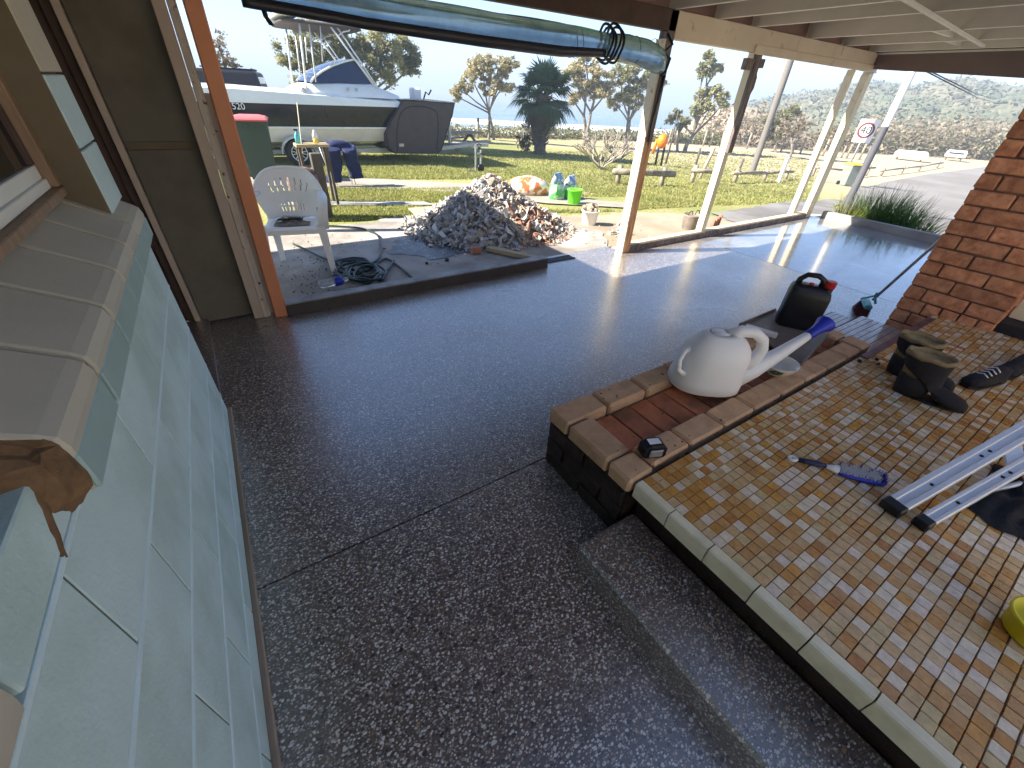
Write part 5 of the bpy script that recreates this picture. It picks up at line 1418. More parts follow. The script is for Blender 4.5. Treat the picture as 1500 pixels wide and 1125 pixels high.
local(t, MB().loft(ellip_rings([(0, 0, .0605, .036, .03), (0, 0, .11, .034, .028), (0, 0, .14, .018, .016), (0, 0, .165, .010, .010)], 14, 3)), 'upper_bottle', M['whiteplastic'])
p0 = on(440, 240); p1 = on(434, 150)
t = thing('thin_rod', 'thin pale rod standing upright by the spray bottle', 'rod', (p0.x, wb_y - .05, p0.z - .3))
local(t, MB().tube([(0, 0, 0), (p1.x - p0.x, 0, p1.z - p0.z + .3)], .006, 6), 'rod', M['postwhite'])
c2 = on(440, 247, 6.4); gz2 = T(c2.x, 6.4)
t = thing('cloth_bundle', 'brown patterned cloth bundle heaped behind the chair back', 'cloth', (c2.x, 6.4, gz2))
hh = c2.z - gz2
local(t, MB().loft(ellip_rings([(0, 0, 0, .18, .14), (0, 0, hh * .5, .19, .15), (0, 0, hh - .07, .20, .15), (.0, 0, hh - .01, .16, .12), (0, 0, hh + .02, .07, .06)], 18, 3)), 'cloth', M['cloth'], sub=1)
b_ = GT(500, 262); k = 8.9 / b_.y if b_.y > 8.9 else 1
bx, by = b_.x * k, b_.y * k
t = thing('folding_stool', 'thin metal folding stool holding up the navy trousers', 'stool', (bx, by, T(bx, by)))
H_ = PD(495, 213, math.hypot(bx, by)).z - T(bx, by)
for x, dx in ((-.15, .12), (.18, -.08), (.25, .06), (-.1, -.05)): local(t, MB().tube([(x, 0, 0), (x - dx, .05, H_ - .03)], .008, 6), 'leg', M['steel'])
local(t, MB().box(-.20, .20, -.10, .14, H_ - .05, H_ - .03, .004), 'seat', M['black'])
t = thing('navy_trousers', 'navy work trousers draped over the folding stool', 'trousers', (bx, by - .02, T(bx, by)))
for sgn, lw in ((-1, .13), (1, .12)):
    n = 16; g_ = []; m_ = 12
    for i in range(n + 1):
        f = i / n; ang_ = -2.2 + 2.2 * f
        if f < .6: q = f / .6; c_ = (sgn * (.20 - .05 * q) + .05, -.13 + .02 * math.sin(5 * q), .10 + (H_ - .13) * q + (.05 if sgn > 0 else 0) * (1 - q))
        else: q = (f - .6) / .4; c_ = (sgn * (.15 - .08 * q) + .05, -.11 + .16 * q, H_ - .03 + .06 * math.sin(q * math.pi * .75))
        ring = []
        for k in range(m_):
            a_ = 2 * math.pi * k / m_; wv = 1 + .18 * math.sin(3 * a_ + 9 * f + sgn) + .1 * math.sin(5 * a_ - 14 * f)
            ring.append((c_[0] + lw * wv * math.cos(a_), c_[1] + .055 * wv * math.sin(a_), c_[2] + (.04 * math.sin(a_) if f > .6 else 0)))
        g_.append(ring)
    local(t, MB().loft(g_), 'trouser_leg', M['denim'])
local(t, MB().loft(ellip_rings([(.05, .02, H_ - .10, .22, .09), (.04, .0, H_ - .02, .25, .11), (.07, .0, H_ + .05, .18, .09), (.02, .02, H_ + .09, .09, .05)], 16, 2.5)), 'waist', M['denim'], sub=1)

# ================================================================ BOAT ON TRAILER (flank on y = BY)
BY = 12.2; CYB = 13.35
boat = thing('motor_boat', 'white topped motor boat with a glossy dark hull parked on a trailer', 'boat', (2.6, CYB, T(2.6, CYB)))
gb = T(2.6, CYB)
def bo(mb, name, m, **kw):
    o = local(boat, mb, name, m, **kw); o.location = (-2.6, -CYB, -gb); return o
def hw(x):   # half beam
    if x > 0: return 1.12
    return 1.12 * max(0.02, 1 - (-x / 3.1) ** 2.0) ** .7
xs = [-3.0, -2.6, -2.0, -1.3, -.6, 0, .8, 1.6, 2.4, 3.2, 4.0, 4.6, 4.95]
def band(z0f, z1f, y0f, y1f):
    mb = MB()
    for s in (-1, 1):
        rings = [[(x, CYB + s * hw(x) * y0f, z0f(x)), (x, CYB + s * hw(x) * (y0f + y1f) / 2 * 1.005, (z0f(x) + z1f(x)) / 2), (x, CYB + s * hw(x) * y1f, z1f(x))] for x in xs]
        mb.loft(rings, closed=False, cap=False)
    return mb
zs = lambda x: 1.31 - .035 * max(0, x - .8) + .06 * max(0, -x)
bo(band(lambda x: 1.068 + .05 * max(0, -x), zs, 1.0, .97), 'gunwale', M['hullwhite'])
bo(band(lambda x: .625 + .06 * max(0, -x), lambda x: 1.067 + .05 * max(0, -x), .93, .998), 'topside', M['navyhull'])
bo(band(lambda x: .585 + .06 * max(0, -x), lambda x: .624 + .06 * max(0, -x), .94, .94), 'chine_stripe', M['hullwhite'])
bo(band(lambda x: .30 + .12 * max(0, -x), lambda x: .584 + .06 * max(0, -x), .80, .925), 'lower_hull', M['hullgrey'])
mb = MB(); rings = [[(x, CYB - hw(x) * .80, .30 + .12 * max(0, -x)), (x, CYB, .16 + .14 * max(0, -x)), (x, CYB + hw(x) * .80, .30 + .12 * max(0, -x))] for x in xs]; mb.loft(rings, closed=False, cap=False); bo(mb, 'keel', M['hullwhite'])
mb = MB(); rings = [[(x, CYB - hw(x) * .97, zs(x)), (x, CYB - hw(x) * .6, zs(x) + .05), (x, CYB, zs(x) + .07), (x, CYB + hw(x) * .6, zs(x) + .05), (x, CYB + hw(x) * .97, zs(x))] for x in xs]; mb.loft(rings, closed=False, cap=False); bo(mb, 'deck', M['hullwhite'])
bo(MB().add([(4.95, CYB - 1.1, 1.17), (4.95, CYB + 1.1, 1.17), (4.95, CYB + .6, .30), (4.95, CYB - .6, .30)], [(0, 1, 2, 3)]), 'transom', M['hullwhite'])
# cuddy base and windscreen
mb = MB(); mb.loft([[(x, CYB - w, 1.24), (x, CYB - w * .94, z), (x, CYB, z + .03), (x, CYB + w * .94, z), (x, CYB + w, 1.24)] for x, w, z in ((2.0, .86, 1.30), (2.35, .92, 1.46), (3.0, .95, 1.50), (3.9, .96, 1.50), (4.5, .98, 1.30))], closed=False, cap=False, smooth=True); bo(mb, 'cabin_coaming', M['hullwhite'])
ws = [(2.42, 1.49), (2.52, 1.58), (2.72, 1.70), (2.98, 1.82), (3.25, 1.91), (3.50, 1.97), (3.58, 1.95), (3.72, 1.75), (3.88, 1.52)]
for s in (-1, 1):
    mb = MB(); y0 = CYB + s * .90
    n = len(ws); top = [(x, CYB + s * (.90 - .18 * (z - 1.49)), z) for x, z in ws]
    mb.add(top + [(x, y - s * .012, z) for x, y, z in top], [tuple(range(n))[::(-1 if s > 0 else 1)], tuple(range(n, 2 * n))[::(1 if s > 0 else -1)]]); bo(mb, 'side_window', M['tint'])
    mb = MB(); mb.tube([(x - .01, y + s * .004, z + .012) for x, y, z in top], .022, 8); bo(mb, 'window_frame', M['aqua'] if False else M['hullwhite'])
mb = MB(); rings = []
for x, z in ws[:6]: rings.append([(x - .012 - .12 * (1 - a * a), CYB + a * (.90 - .18 * (z - 1.49)), z + .03 * (1 - a * a)) for a in (-1, -.6, -.2, .2, .6, 1)])
mb.loft(rings, closed=False, cap=False); bo(mb, 'front_windscreen', M['tint'])
# hardtop and its tube frame
mb = MB(); mb.loft(ellip_rings([(2.95, CYB, 2.53, .86, .88), (2.95, CYB, 2.54, .90, .92), (2.93, CYB, 2.57, .90, .92), (2.9, CYB, 2.60, .8, .85)], 28, 6)); o = bo(mb, 'hardtop', M['coverg']); 
bo(MB().box(1.98, 2.42, CYB - 1.0, CYB + .9, 2.635, 2.70, .02), 'top_locker', M['hullwhite'])
for s in (-1, 1):
    y = CYB + s * .86
    for a, b, r in (((2.42, 2.54), (2.28, 1.32), .022), ((2.62, 2.54), (2.52, 1.5), .016), ((3.06, 2.56), (3.96, 1.40), .022), ((3.22, 2.54), (4.06, 1.34), .018), ((2.85, 2.54), (2.76, 1.9), .014)):
        bo(MB().tube([(a[0], y, a[1]), (b[0], y + s * .04, b[1])], r, 8), 'frame_tube', M['alum'])
    bo(MB().tube([(3.2, y, 2.38), (3.34, y, 2.47), (3.48, y, 2.50), (3.5, y, 2.54)], .014, 8), 'grab_rail', M['alum'])
for x in (3.22, 3.42): bo(MB().lathe([(.035, 0), (.035, .012), (.02, .016), (0, .016)], 12, Matrix.Translation((x, CYB - .965, 1.40)) @ Matrix.Rotation(rad(90), 4, 'X')), 'deck_fitting', M['steel'])
bo(MB().lathe([(.02, 0), (.07, .0), (.05, .05), (0, .06)], 12, Matrix.Translation((2.2, CYB - .9, 1.33))), 'cleat', M['steel'])
bo(MB().box(5.05, 5.30, CYB - .5, CYB - .2, 1.17, 1.50, .04), 'motor_cowl', M['hullwhite'])
bo(MB().tube([(5.2, CYB - .8, 1.2), (5.3, CYB - .8, 1.42), (5.38, CYB - .8, 1.36), (5.46, CYB - .8, 1.47)], .022, 8), 'rod_holder', M['black'])
# hull lettering as in the photograph
def text(s, size, m, loc, rot, parent, ext=.001, name='lettering'):
    cu = bpy.data.curves.new(name, 'FONT'); cu.body = s; cu.size = size; cu.align_x = 'CENTER'; cu.align_y = 'CENTER'; cu.extrude = ext; cu.materials.append(m)
    tmp = bpy.data.objects.new(name, cu); COL.objects.link(tmp); dg = bpy.context.evaluated_depsgraph_get()
    me = bpy.data.meshes.new_from_object(tmp.evaluated_get(dg)); bpy.data.objects.remove(tmp)
    me.materials.clear(); me.materials.append(m)
    o = bpy.data.objects.new(name, me); COL.objects.link(o); o.parent = parent; o.location = loc; o.rotation_euler = rot; return o
lt = PY(349, 156, BY + .03)
text('520', .17, M['signwhite'], (lt.x - 2.6, BY - .0 + .0 - CYB, lt.z - gb), (rad(90), 0, 0), boat, .006)
# stern cover: a taut charcoal canvas with an arched zip panel
cv = thing('boat_cover', 'charcoal canvas cover with an arched zip panel hanging over the boat end', 'cover', (4.9, CYB, T(4.9, CYB)))
gc = T(4.9, CYB)
def cvo(mb, name, m): o = local(cv, mb, name, m); o.location = (-4.9, -CYB, -gc); return o
pc = [(4.50, 1.235), (5.95, 1.20), (5.86, .92), (5.48, .10), (5.38, .02), (4.12, .05), (3.98, .20), (3.96, .48), (4.08, .72)]
cvo(MB().loft([[(x, y, z) for x, z in pc] for y in (BY - .06, BY + 2.36)][::-1], smooth=False), 'canvas', M['coverg'])
arch = [(4.20, .09), (4.25, .55), (4.36, .88), (4.52, 1.04), (4.75, 1.10), (5.10, 1.10), (5.32, 1.04), (5.42, .90), (5.42, .5), (5.34, .12)]
cvo(MB().tube([(x, BY - .065, z) for x, z in catmull(arch, 4)], .010, 6), 'zip_piping', M['black'])
cvo(MB().tube([(x, BY - .065, z) for x, z in pc + [pc[0]]], .012, 6), 'hem', M['black'])
cvo(MB().tube([(4.50, BY - .07, 1.25), (5.2, BY - .07, 1.255), (5.95, BY - .07, 1.215)], .016, 6), 'top_cord', M['aqua'] if False else M['steel'])
cvo(MB().box(4.27, 4.40, BY - .068, BY - .062, .20, .27), 'maker_patch', M['trim'])
tr = thing('boat_trailer', 'galvanised boat trailer with alloy wheels under the motor boat', 'trailer', (2.6, CYB, gb))
def tro(mb, name, m): o = local(tr, mb, name, m); o.location = (-2.6, -CYB, -gb); return o
for s in (-1, 1):
    tro(MB().box(-2.4, 5.6, CYB + s * .75 - .04, CYB + s * .75 + .04, .03, .13, .006), 'chassis_rail', M['steel'])
tro(MB().bar((5.6, CYB - .75, .08), (7.0, CYB, .08), .07, .09, .005).bar((5.6, CYB + .75, .08), (7.0, CYB, .08), .07, .09, .005).box(6.9, 7.7, CYB - .05, CYB + .05, .03, .13, .005), 'drawbar', M['steel'])
for x in (-1.5, .8, 3.2, 5.2): tro(MB().box(x - .03, x + .03, CYB - .9, CYB + .9, .02, .08, .004), 'cross_member', M['steel'])
tro(MB().box(6.3, 6.36, CYB - .05, CYB + .05, .13, .62, .004).bar((6.33, CYB, .6), (6.1, CYB, .66), .05, .05), 'winch_post', M['steel'])
wz = gb + .29
for s in (-1, 1):
    for wx_ in (1.78, 1.02) if False else (1.78,):
        Mw = Matrix.Translation((wx_, CYB + s * 1.16, wz)) @ Matrix.Rotation(rad(90), 4, 'X')
        o = tro(MB().lathe([(.185, -.10), (.27, -.10), (.292, -.07), (.292, .07), (.27, .10), (.185, .10), (.185, -.10)], 32, Mw, cap=False), 'tyre', M['tyre'])
        mbw = MB(); 
        mbw.lathe([(.165, .085), (.188, .098), (.188, .05), (.165, .05)], 32, Mw, cap=False).lathe([(0, .07), (.035, .07), (.04, .05)], 14, Mw)
        for k in range(6):
            for d_ in (-.16, .16):
                a = 2 * math.pi * k / 6 + d_
                p_a = Mw @ Vector((.03 * math.cos(a), .03 * math.sin(a), .062)); p_b = Mw @ Vector((.178 * math.cos(a + d_ * .4), .178 * math.sin(a + d_ * .4), .085))
                mbw.bar(p_a, p_b, .016, .016, .003)
        mbw.build('rim', M['alum'], o); MB().lathe([(.175, .02), (0, .021)], 24, Mw, cap=False).build('hub_back', M['black'], o)
        mb = MB(); rings = []
        for k in range(13):
            a = math.pi * (1 - k / 12); r1 = .34
            rings.append([(wx_ + r1 * 1.08 * math.cos(a), CYB + s * 1.16 + dy, wz - .02 + (r1 + dr) * math.sin(a)) for dy, dr in ((-.13, 0), (.13, 0), (.13, .012), (-.13, .012))])
        mb.loft(rings, smooth=False); tro(mb, 'mudguard', M['hullwhite'])
# a dark vehicle beyond the boat
vx = PD(346, 130, 16.5)
vh = thing('dark_vehicle', 'dark four wheel drive parked behind the boat with a roof rack', 'vehicle', (vx.x, vx.y, T(vx.x, vx.y)), rad(80))
H2 = vx.z + .42 - T(vx.x, vx.y)
local(vh, MB().loft([[(x * l, y * w, z) for x, y in ((-1, -1), (1, -1), (1, 1), (-1, 1))] for z, l, w in ((.35, 1.9, .85), (1.0, 1.95, .9), (1.02, 1.6, .85), (H2 - .05, 1.25, .70), (H2, 1.15, .66))], smooth=False), 'body', M['black'], bev=.04)
for s in (-1, 1): local(vh, MB().add([(-1.45, s * .83, 1.08), (1.4, s * .83, 1.08), (1.15, s * .715, H2 - .12), (-1.15, s * .715, H2 - .12)], [(0, 1, 2, 3)]), 'window', M['tint'])
for x in (-1.2, 1.2):
    for s in (-1, 1): local(vh, MB().lathe([(0, -.1), (.34, -.1), (.36, -.06), (.36, .06), (.34, .1), (0, .1)], 20, Matrix.Translation((x, s * .85, .36)) @ Matrix.Rotation(rad(90), 4, 'X')), 'wheel', M['tyre'])
local(vh, MB().box(-.9, .9, -.6, -.57, H2 + .03, H2 + .06).box(-.9, .9, .57, .6, H2 + .03, H2 + .06).box(-.6, -.56, -.6, .6, H2 + .0, H2 + .05).box(.56, .6, -.6, .6, H2, H2 + .05), 'roof_rack', M['black'])
# outboard / jockey stand right of the cover
b_ = GT(697, 252); 
js = thing('jockey_stand', 'small metal jockey stand on the lawn right of the boat cover', 'trailer stand', (b_.x, b_.y, b_.z))
local(js, MB().box(-.02, .02, -.02, .02, 0, .62, .004), 'post', M['steel']); local(js, MB().tube([(0, 0, .6), (.1, 0, .64), (.16, 0, .60)], .012, 8), 'crank', M['black'])
local(js, MB().box(-.28, -.05, -.1, .1, 0, .04, .01), 'foot', M['black']); local(js, MB().box(.13, .17, -.02, .02, .05, .5, .004).box(.0, .17, -.02, .02, .40, .44), 'side_post', M['steel'])
local(js, MB().lathe([(0, -.03), (.09, -.03), (.09, .03), (0, .03)], 16, Matrix.Translation((.12, -.05, .1)) @ Matrix.Rotation(rad(90), 4, 'X')), 'wheel', M['black'])
g2_ = thing('picnic_table', 'pale grey picnic table beyond the boat cover', 'table', (PD(672, 215, 17).x, PD(672, 215, 17).y, T(6, 15)), rad(20))
gz = T(6, 15); zt = PD(672, 193, 17).z - gz
local(g2_, MB().box(-.9, .9, -.35, .35, zt - .05, zt, .01), 'top', M['logw'])
for s in (-1, 1):
    local(g2_, MB().box(-.9, .9, s * .65 - .13, s * .65 + .13, zt * .55, zt * .55 + .04, .01), 'bench', M['logw'])
    local(g2_, MB().bar((s * .6, -.6, 0), (s * .6, 0, zt - .06), .07, .07).bar((s * .6, .6, 0), (s * .6, 0, zt - .06), .07, .07), 'leg', M['logw'])

# ================================================================ TREES
def pxs(px, py, d):           # size of one photo pixel at that distance
    r = ray(px, py); return d / math.hypot(r.x, r.y)
def leaves(mb, c, rad3, n, s, rr, hollow=.35, sub=16):
    subs = []
    for _ in range(sub):
        v = Vector((rr.gauss(0, 1), rr.gauss(0, 1), rr.gauss(0, 1))).normalized() * (hollow + (1 - hollow) * rr.random() ** .6)
        subs.append(Vector((c[0] + v.x * rad3[0], c[1] + v.y * rad3[1], c[2] + v.z * rad3[2])))
    for q in subs:
        rs_ = min(rad3) * rr.uniform(.22, .42)
        for _ in range(n // sub):
            v = Vector((rr.gauss(0, .5), rr.gauss(0, .5), rr.gauss(0, .4))) * rs_
            leafquad(mb, q + v, s, rr)
    return subs
def tree(name, label, bpx, d, brow, blobs, m, trunks=1, lean=0, dens=1.0, lsize=2.1, seed=1, group='coastal trees along the edge of the lawn', twr=.13, cat='tree'):
    rr = random.Random(seed); b = PD(bpx, brow, d); bz = T(b.x, b.y)
    t = thing(name, label, cat, (b.x, b.y, bz), 0, group)
    B = Vector((b.x, b.y, bz)); fol = MB(); wood = MB()
    for ti in range(trunks):
        root = Vector((rr.uniform(-.15, .15) + (ti - (trunks - 1) / 2) * .5, rr.uniform(-.2, .2), -.1))
        mine = [bb for k, bb in enumerate(blobs) if k % trunks == ti]
        cx = sum(PD(px, row, d).x for px, row, rp in mine) / len(mine) - b.x; cy = sum(PD(px, row, d).y for px, row, rp in mine) / len(mine) - b.y
        low = min(PD(px, row + rp, d).z for px, row, rp in mine) - bz
        fork = Vector((cx * .45, cy * .45, max(.5, low * .75)))
        mid = root.lerp(fork, .5) + Vector((rr.uniform(-.15, .15), rr.uniform(-.15, .15), 0))
        wood.tube(catmull([tuple(root), tuple(mid), tuple(fork)], 3), [twr * (1 - .06 * k) for k in range(7)], 8)
        for px, row, rp in mine:
            c = PD(px, row, d) - B; s_ = pxs(px, row, d); r3 = (rp * s_, rp * s_, rp * s_ * .85)
            c = c + Vector((rr.uniform(-.3, .3), rr.uniform(-.3, .3), 0)) * r3[0]
            m1 = fork.lerp(c, .5) + Vector((rr.uniform(-.2, .2), rr.uniform(-.2, .2), rr.uniform(-.1, .1)))
            wood.tube(catmull([tuple(fork), tuple(m1), tuple(c)], 3), [twr * .55 * (1 - .10 * k) for k in range(7)], 6)
            subs = leaves(fol, c, r3, int(1900 * dens * (rp / 22) ** 1.5), s_ * lsize, rr)
            for q in subs[::2]:
                wood.tube([tuple(c.lerp(m1, .4)), tuple(c.lerp(q, .5)), tuple(q)], [twr * .16, twr * .12, twr * .05], 4, cap=False)
    wood.build('trunk', M['bark'], t)
    fol.build('foliage', m, t)
    return t
BK, BK2 = M['banksia'], M['banksia2']
tree('banksia_tree', 'broad olive banksia tree directly behind the boat hardtop', 520, 24, 150, [(425, 80, 22), (450, 62, 26), (485, 55, 26), (520, 60, 28), (560, 62, 28), (595, 75, 24), (470, 95, 26), (540, 95, 28), (585, 105, 24), (440, 110, 22), (505, 110, 24), (610, 95, 14)], BK, 2, dens=1.5, seed=3)
tree('bare_tree', 'sparse twiggy tree seen between the orange post and the sky', 322, 24, 150, [(322, 60, 14), (336, 85, 14), (318, 100, 14), (345, 98, 8), (310, 78, 12)], M['scrubdry'], 1, dens=.30, seed=4)
tree('banksia_tree', 'slender banksia tree with two leaning trunks left of the palm', 722, 27, 190, [(690, 110, 17), (708, 96, 19), (730, 100, 19), (748, 92, 12), (678, 132, 13), (715, 128, 17), (745, 122, 14), (665, 140, 9)], BK2, 2, dens=1.1, seed=5, twr=.09)
tree('banksia_tree', 'dense tan banksia tree immediately right of the palm', 862, 30, 192, [(842, 105, 16), (860, 95, 18), (880, 110, 16), (850, 128, 16), (872, 132, 15), (838, 145, 9), (890, 130, 12)], BK2, 2, dens=1.3, seed=6, twr=.12)
tree('banksia_tree', 'olive banksia tree just left of the first verandah post', 918, 31, 196, [(908, 112, 16), (925, 105, 17), (940, 125, 15), (915, 138, 15), (935, 150, 12), (900, 150, 12), (950, 105, 10), (968, 120, 9)], BK, 2, dens=1.2, seed=7, twr=.11)
tree('banksia_tree', 'tall narrow banksia tree between the first and second verandah posts', 1012, 34, 204, [(1038, 88, 13), (1045, 102, 11), (1030, 105, 10), (1052, 135, 14), (1030, 140, 13), (1060, 150, 10), (1018, 160, 12), (1040, 160, 12), (1003, 178, 10)], BK, 1, dens=1.1, seed=8, twr=.16)
tree('scrub_tree', 'dull green shrubby tree behind the telegraph pole', 1142, 42, 214, [(1130, 178, 14), (1150, 172, 15), (1162, 165, 10), (1140, 192, 14), (1120, 195, 10)], M['scrub'], 1, dens=1.0, seed=9, twr=.1)
tree('bare_tree', 'nearly bare spreading tree in front of the sand dune', 1163, 38, 212, [(1150, 185, 11), (1170, 180, 12), (1180, 186, 9), (1160, 195, 8)], M['scrubdry'], 1, dens=.35, seed=10, twr=.1)
tree('bare_tree', 'bare grey branched shrub left of the speed sign', 1222, 40, 222, [(1205, 200, 12), (1225, 195, 13), (1240, 205, 10)], M['scrubdry'], 2, dens=.5, seed=12, twr=.08)
tree('small_tree', 'small crooked dark green tree leaning left of the tall banksia', 1000, 33, 204, [(992, 168, 8), (985, 175, 8), (998, 185, 7)], M['scrub'], 1, dens=1.0, seed=13, twr=.10)
# scrub along the far edge of the lawn, and on the right towards the road
sb = MB(); rr = random.Random(21)
px = 560
while px < 1060:
    d = interp(px, [600, 700, 860, 1010, 1060], [26.5, 28.5, 35, 41, 42]) + rr.uniform(0, 1.5)
    row = interp(px, [560, 700, 860, 1000, 1060], [199, 202, 205, 210, 213]); p = PD(px, row, d); s_ = pxs(px, row, d); z = T(p.x, p.y)
    hgt_ = rr.uniform(.35, .75) * (1.0 if px < 960 else 1.3)
    for _ in range(34 if px < 960 else 40):
        leafquad(sb, (p.x + rr.gauss(0, .28), p.y + rr.gauss(0, .35), z + rr.random() * hgt_), s_ * 2.2, rr)
    px += 1.9
tag(sb.build('low_dune_scrub', M['scrub']), 'low yellow green scrub hedging the sea side of the lawn', 'scrub', kind='stuff')
sb = MB(); px = 1030
while px < 1490:
    for layer in range(4):
        d = interp(px, [1030, 1100, 1250, 1400, 1490], [43, 45, 52, 60, 64]) + layer * 4 + rr.uniform(0, 3)
        p = PD(px + rr.uniform(-3, 3), 215, d); z = max(T(p.x, p.y), hill_h(p.x, p.y) if angd(p.x, p.y) < 33 and d > 61 else -9)
        mid_ = 1 if not (1150 < px < 1250) else .45
        hgt_ = rr.uniform(1.2, 3.4) * mid_
        for _ in range(26):
            leafquad(sb, (p.x + rr.gauss(0, .7), p.y + rr.gauss(0, .7), z + rr.random() ** 1.3 * hgt_), .20, rr)
    px += 3.1
tag(sb.build('coastal_scrub', M['scrubdry']), 'tall grey brown coastal thicket along the foot of the hill', 'scrub', kind='stuff')
sb = MB(); px = 1210
while px < 1480:
    d = interp(px, [1210, 1350, 1480], [50, 58, 62]) + rr.uniform(0, 5)
    p = PD(px, 215, d); z = T(p.x, p.y); hgt_ = rr.uniform(.6, 2.6)
    for _ in range(30): leafquad(sb, (p.x + rr.gauss(0, .6), p.y + rr.gauss(0, .6), z + rr.random() * hgt_), .20, rr)
    px += 3.4
tag(sb.build('roadside_bushes', M['scrub']), 'green roadside bushes between the parking area and the hill', 'scrub', kind='stuff')

# palm
b_ = GT(790, 226); pd = math.hypot(b_.x, b_.y)
pt = thing('palm_tree', 'thick trunked fan palm standing on the lawn', 'tree', (b_.x, b_.y, b_.z))
ph = PD(790, 140, pd).z - b_.z
rr = random.Random(31)
mb = MB(); n = 26; pts = [(0.02 * math.sin(k), .0, ph * k / n) for k in range(n + 1)]; mb.tube(pts, [(.27 if k < 2 else .23) * (1 + .10 * (k % 2)) * (1 + .25 * max(0, k - 16) / 10) for k in range(n + 1)], 12, smooth=False)
for k in range(110):
    a = k * 2.4; z = ph * (.15 + .85 * k / 110); r = .23 + .03
    mb.bar((r * math.cos(a) * .9, r * math.sin(a) * .9, z), (r * 1.35 * math.cos(a), r * 1.35 * math.sin(a), z + .10), .09, .03)
mb.build('trunk', M['palmbark'], pt)
def frond(mb, a, el, L, droop, rr, fan=True):
    d = Vector((math.cos(a) * math.cos(el), math.sin(a) * math.cos(el), math.sin(el)))
    base = Vector((0, 0, ph)) + Vector((math.cos(a), math.sin(a), 0)) * .12
    hub = base + d * L * .45 - Vector((0, 0, droop * L * .10))
    mb.tube([tuple(base), tuple(base.lerp(hub, .5) + Vector((0, 0, .03))), tuple(hub)], [.022, .016, .010], 5, cap=False)
    side = d.cross(Vector((0, 0, 1))).normalized(); up = side.cross(d).normalized()
    for k in range(-11, 12):
        th = k / 11 * 1.75; dd = (d * math.cos(th) + side * math.sin(th)).normalized(); ln = L * .62 * (1 - .25 * abs(k) / 11) * rr.uniform(.85, 1.1)
        tip = hub + dd * ln - Vector((0, 0, droop * ln * .55 + .05)); mid = hub + dd * ln * .55 + up * .03 - Vector((0, 0, droop * ln * .12))
        w = dd.cross(up).normalized() * .038
        mb.add([hub, mid - w, mid + w, tip], [(0, 1, 2), (1, 3, 2)])
rr = random.Random(33)
for k in range(38):
    el = rad(84 - 112 * (k / 38) ** .9 + rr.uniform(-10, 10)); a = k * 2.399 + rr.uniform(-.2, .2)
    mb = MB(); frond(mb, a, el, 1.35 + rr.uniform(-.22, .15), .25 + .55 * (k / 38), rr); mb.build('frond', M['palmleaf'], pt)
for k in range(20):
    mb = MB(); frond(mb, k * 2.4 + 1, rad(-35 - rr.uniform(0, 40)), .95, 1.0, rr); mb.build('dead_frond', M['palmdead'], pt)
b_ = GT(772, 222); t = thing('dry_shrub', 'small dry brown shrub at the left foot of the palm', 'shrub', (b_.x, b_.y, b_.z))
mb = MB(); leaves(mb, (0, 0, .45), (.45, .45, .5), 700, .07, rr); mb.build('foliage', M['palmdead'], t)
mb = MB()
for k in range(14): mb.tube([(0, 0, 0), (rr.gauss(0, .15), rr.gauss(0, .15), .4), (rr.gauss(0, .35), rr.gauss(0, .3), .9)], [.015, .01, .004], 5)
mb.build('stem', M['twig'], t)

# bare branching bushes
def baretree(name, label, px, py, H, W, n, seed, cat='bush'):
    b_ = GT(px, py); rr = random.Random(seed); t = thing(name, label, cat, (b_.x, b_.y, b_.z)); mb = MB()
    def grow(p, d, L, r, lv):
        q = p + d * L; m_ = p.lerp(q, .5) + Vector((rr.gauss(0, .04), rr.gauss(0, .04), 0)) * L
        mb.tube([tuple(p), tuple(m_), tuple(q)], [r, r * .88, r * .75], 5 if lv < 2 else 4, cap=lv >= 4)
        if lv >= 5: return
        for k in range(3 if lv < 3 else 2):
            a = rr.uniform(0, 6.3); s = rr.uniform(.35, .7)
            nd = (d + Vector((math.cos(a) * s, math.sin(a) * s, .12))).normalized()
            if nd.z < .12: nd.z = .2; nd.normalize()
            grow(q, nd, L * rr.uniform(.66, .86), r * .70, lv + 1)
    for k in range(n):
        a = 2 * math.pi * k / n + rr.uniform(-.3, .3); d = Vector((math.cos(a) * W, math.sin(a) * W, .75)).normalized(); grow(Vector((0, 0, 0)), d, H * .27, .030, 1)
    mb.build('branches', M['twig'], t); return t
baretree('bare_bush', 'leafless grey frangipani bush on the shaded lawn right of the palm', 880, 248, 1.55, .95, 7, 41)
baretree('bare_bush', 'small leafless bush behind the log barrier near the orange float', 905, 238, .9, .8, 4, 44)

# a dense pine out of the picture on the left; its long shadow lies over the lawn
rr = random.Random(71); PX0, PY0 = -5.6, 21.6; gz = T(PX0, PY0)
t = thing('pine_tree', 'tall dense dark pine standing beyond the left wall of the house', 'tree', (PX0, PY0, gz))
MB().tube([(0, 0, -.2), (0, 0, 9), (0, 0, 17)], [.45, .3, .08], 10).build('trunk', M['bark'], t)
mb = MB()
for k in range(5200):
    z = 2.5 + 14.5 * rr.random() ** 1.15; rmax = 3.3 * (1 - (z - 2.5) / 15.5) ** .55; a = rr.uniform(0, 6.3); d = rmax * rr.random() ** .5
    leafquad(mb, (d * math.cos(a), d * math.sin(a), z), .42, rr)
mb.build('crown', M['pine'], t)

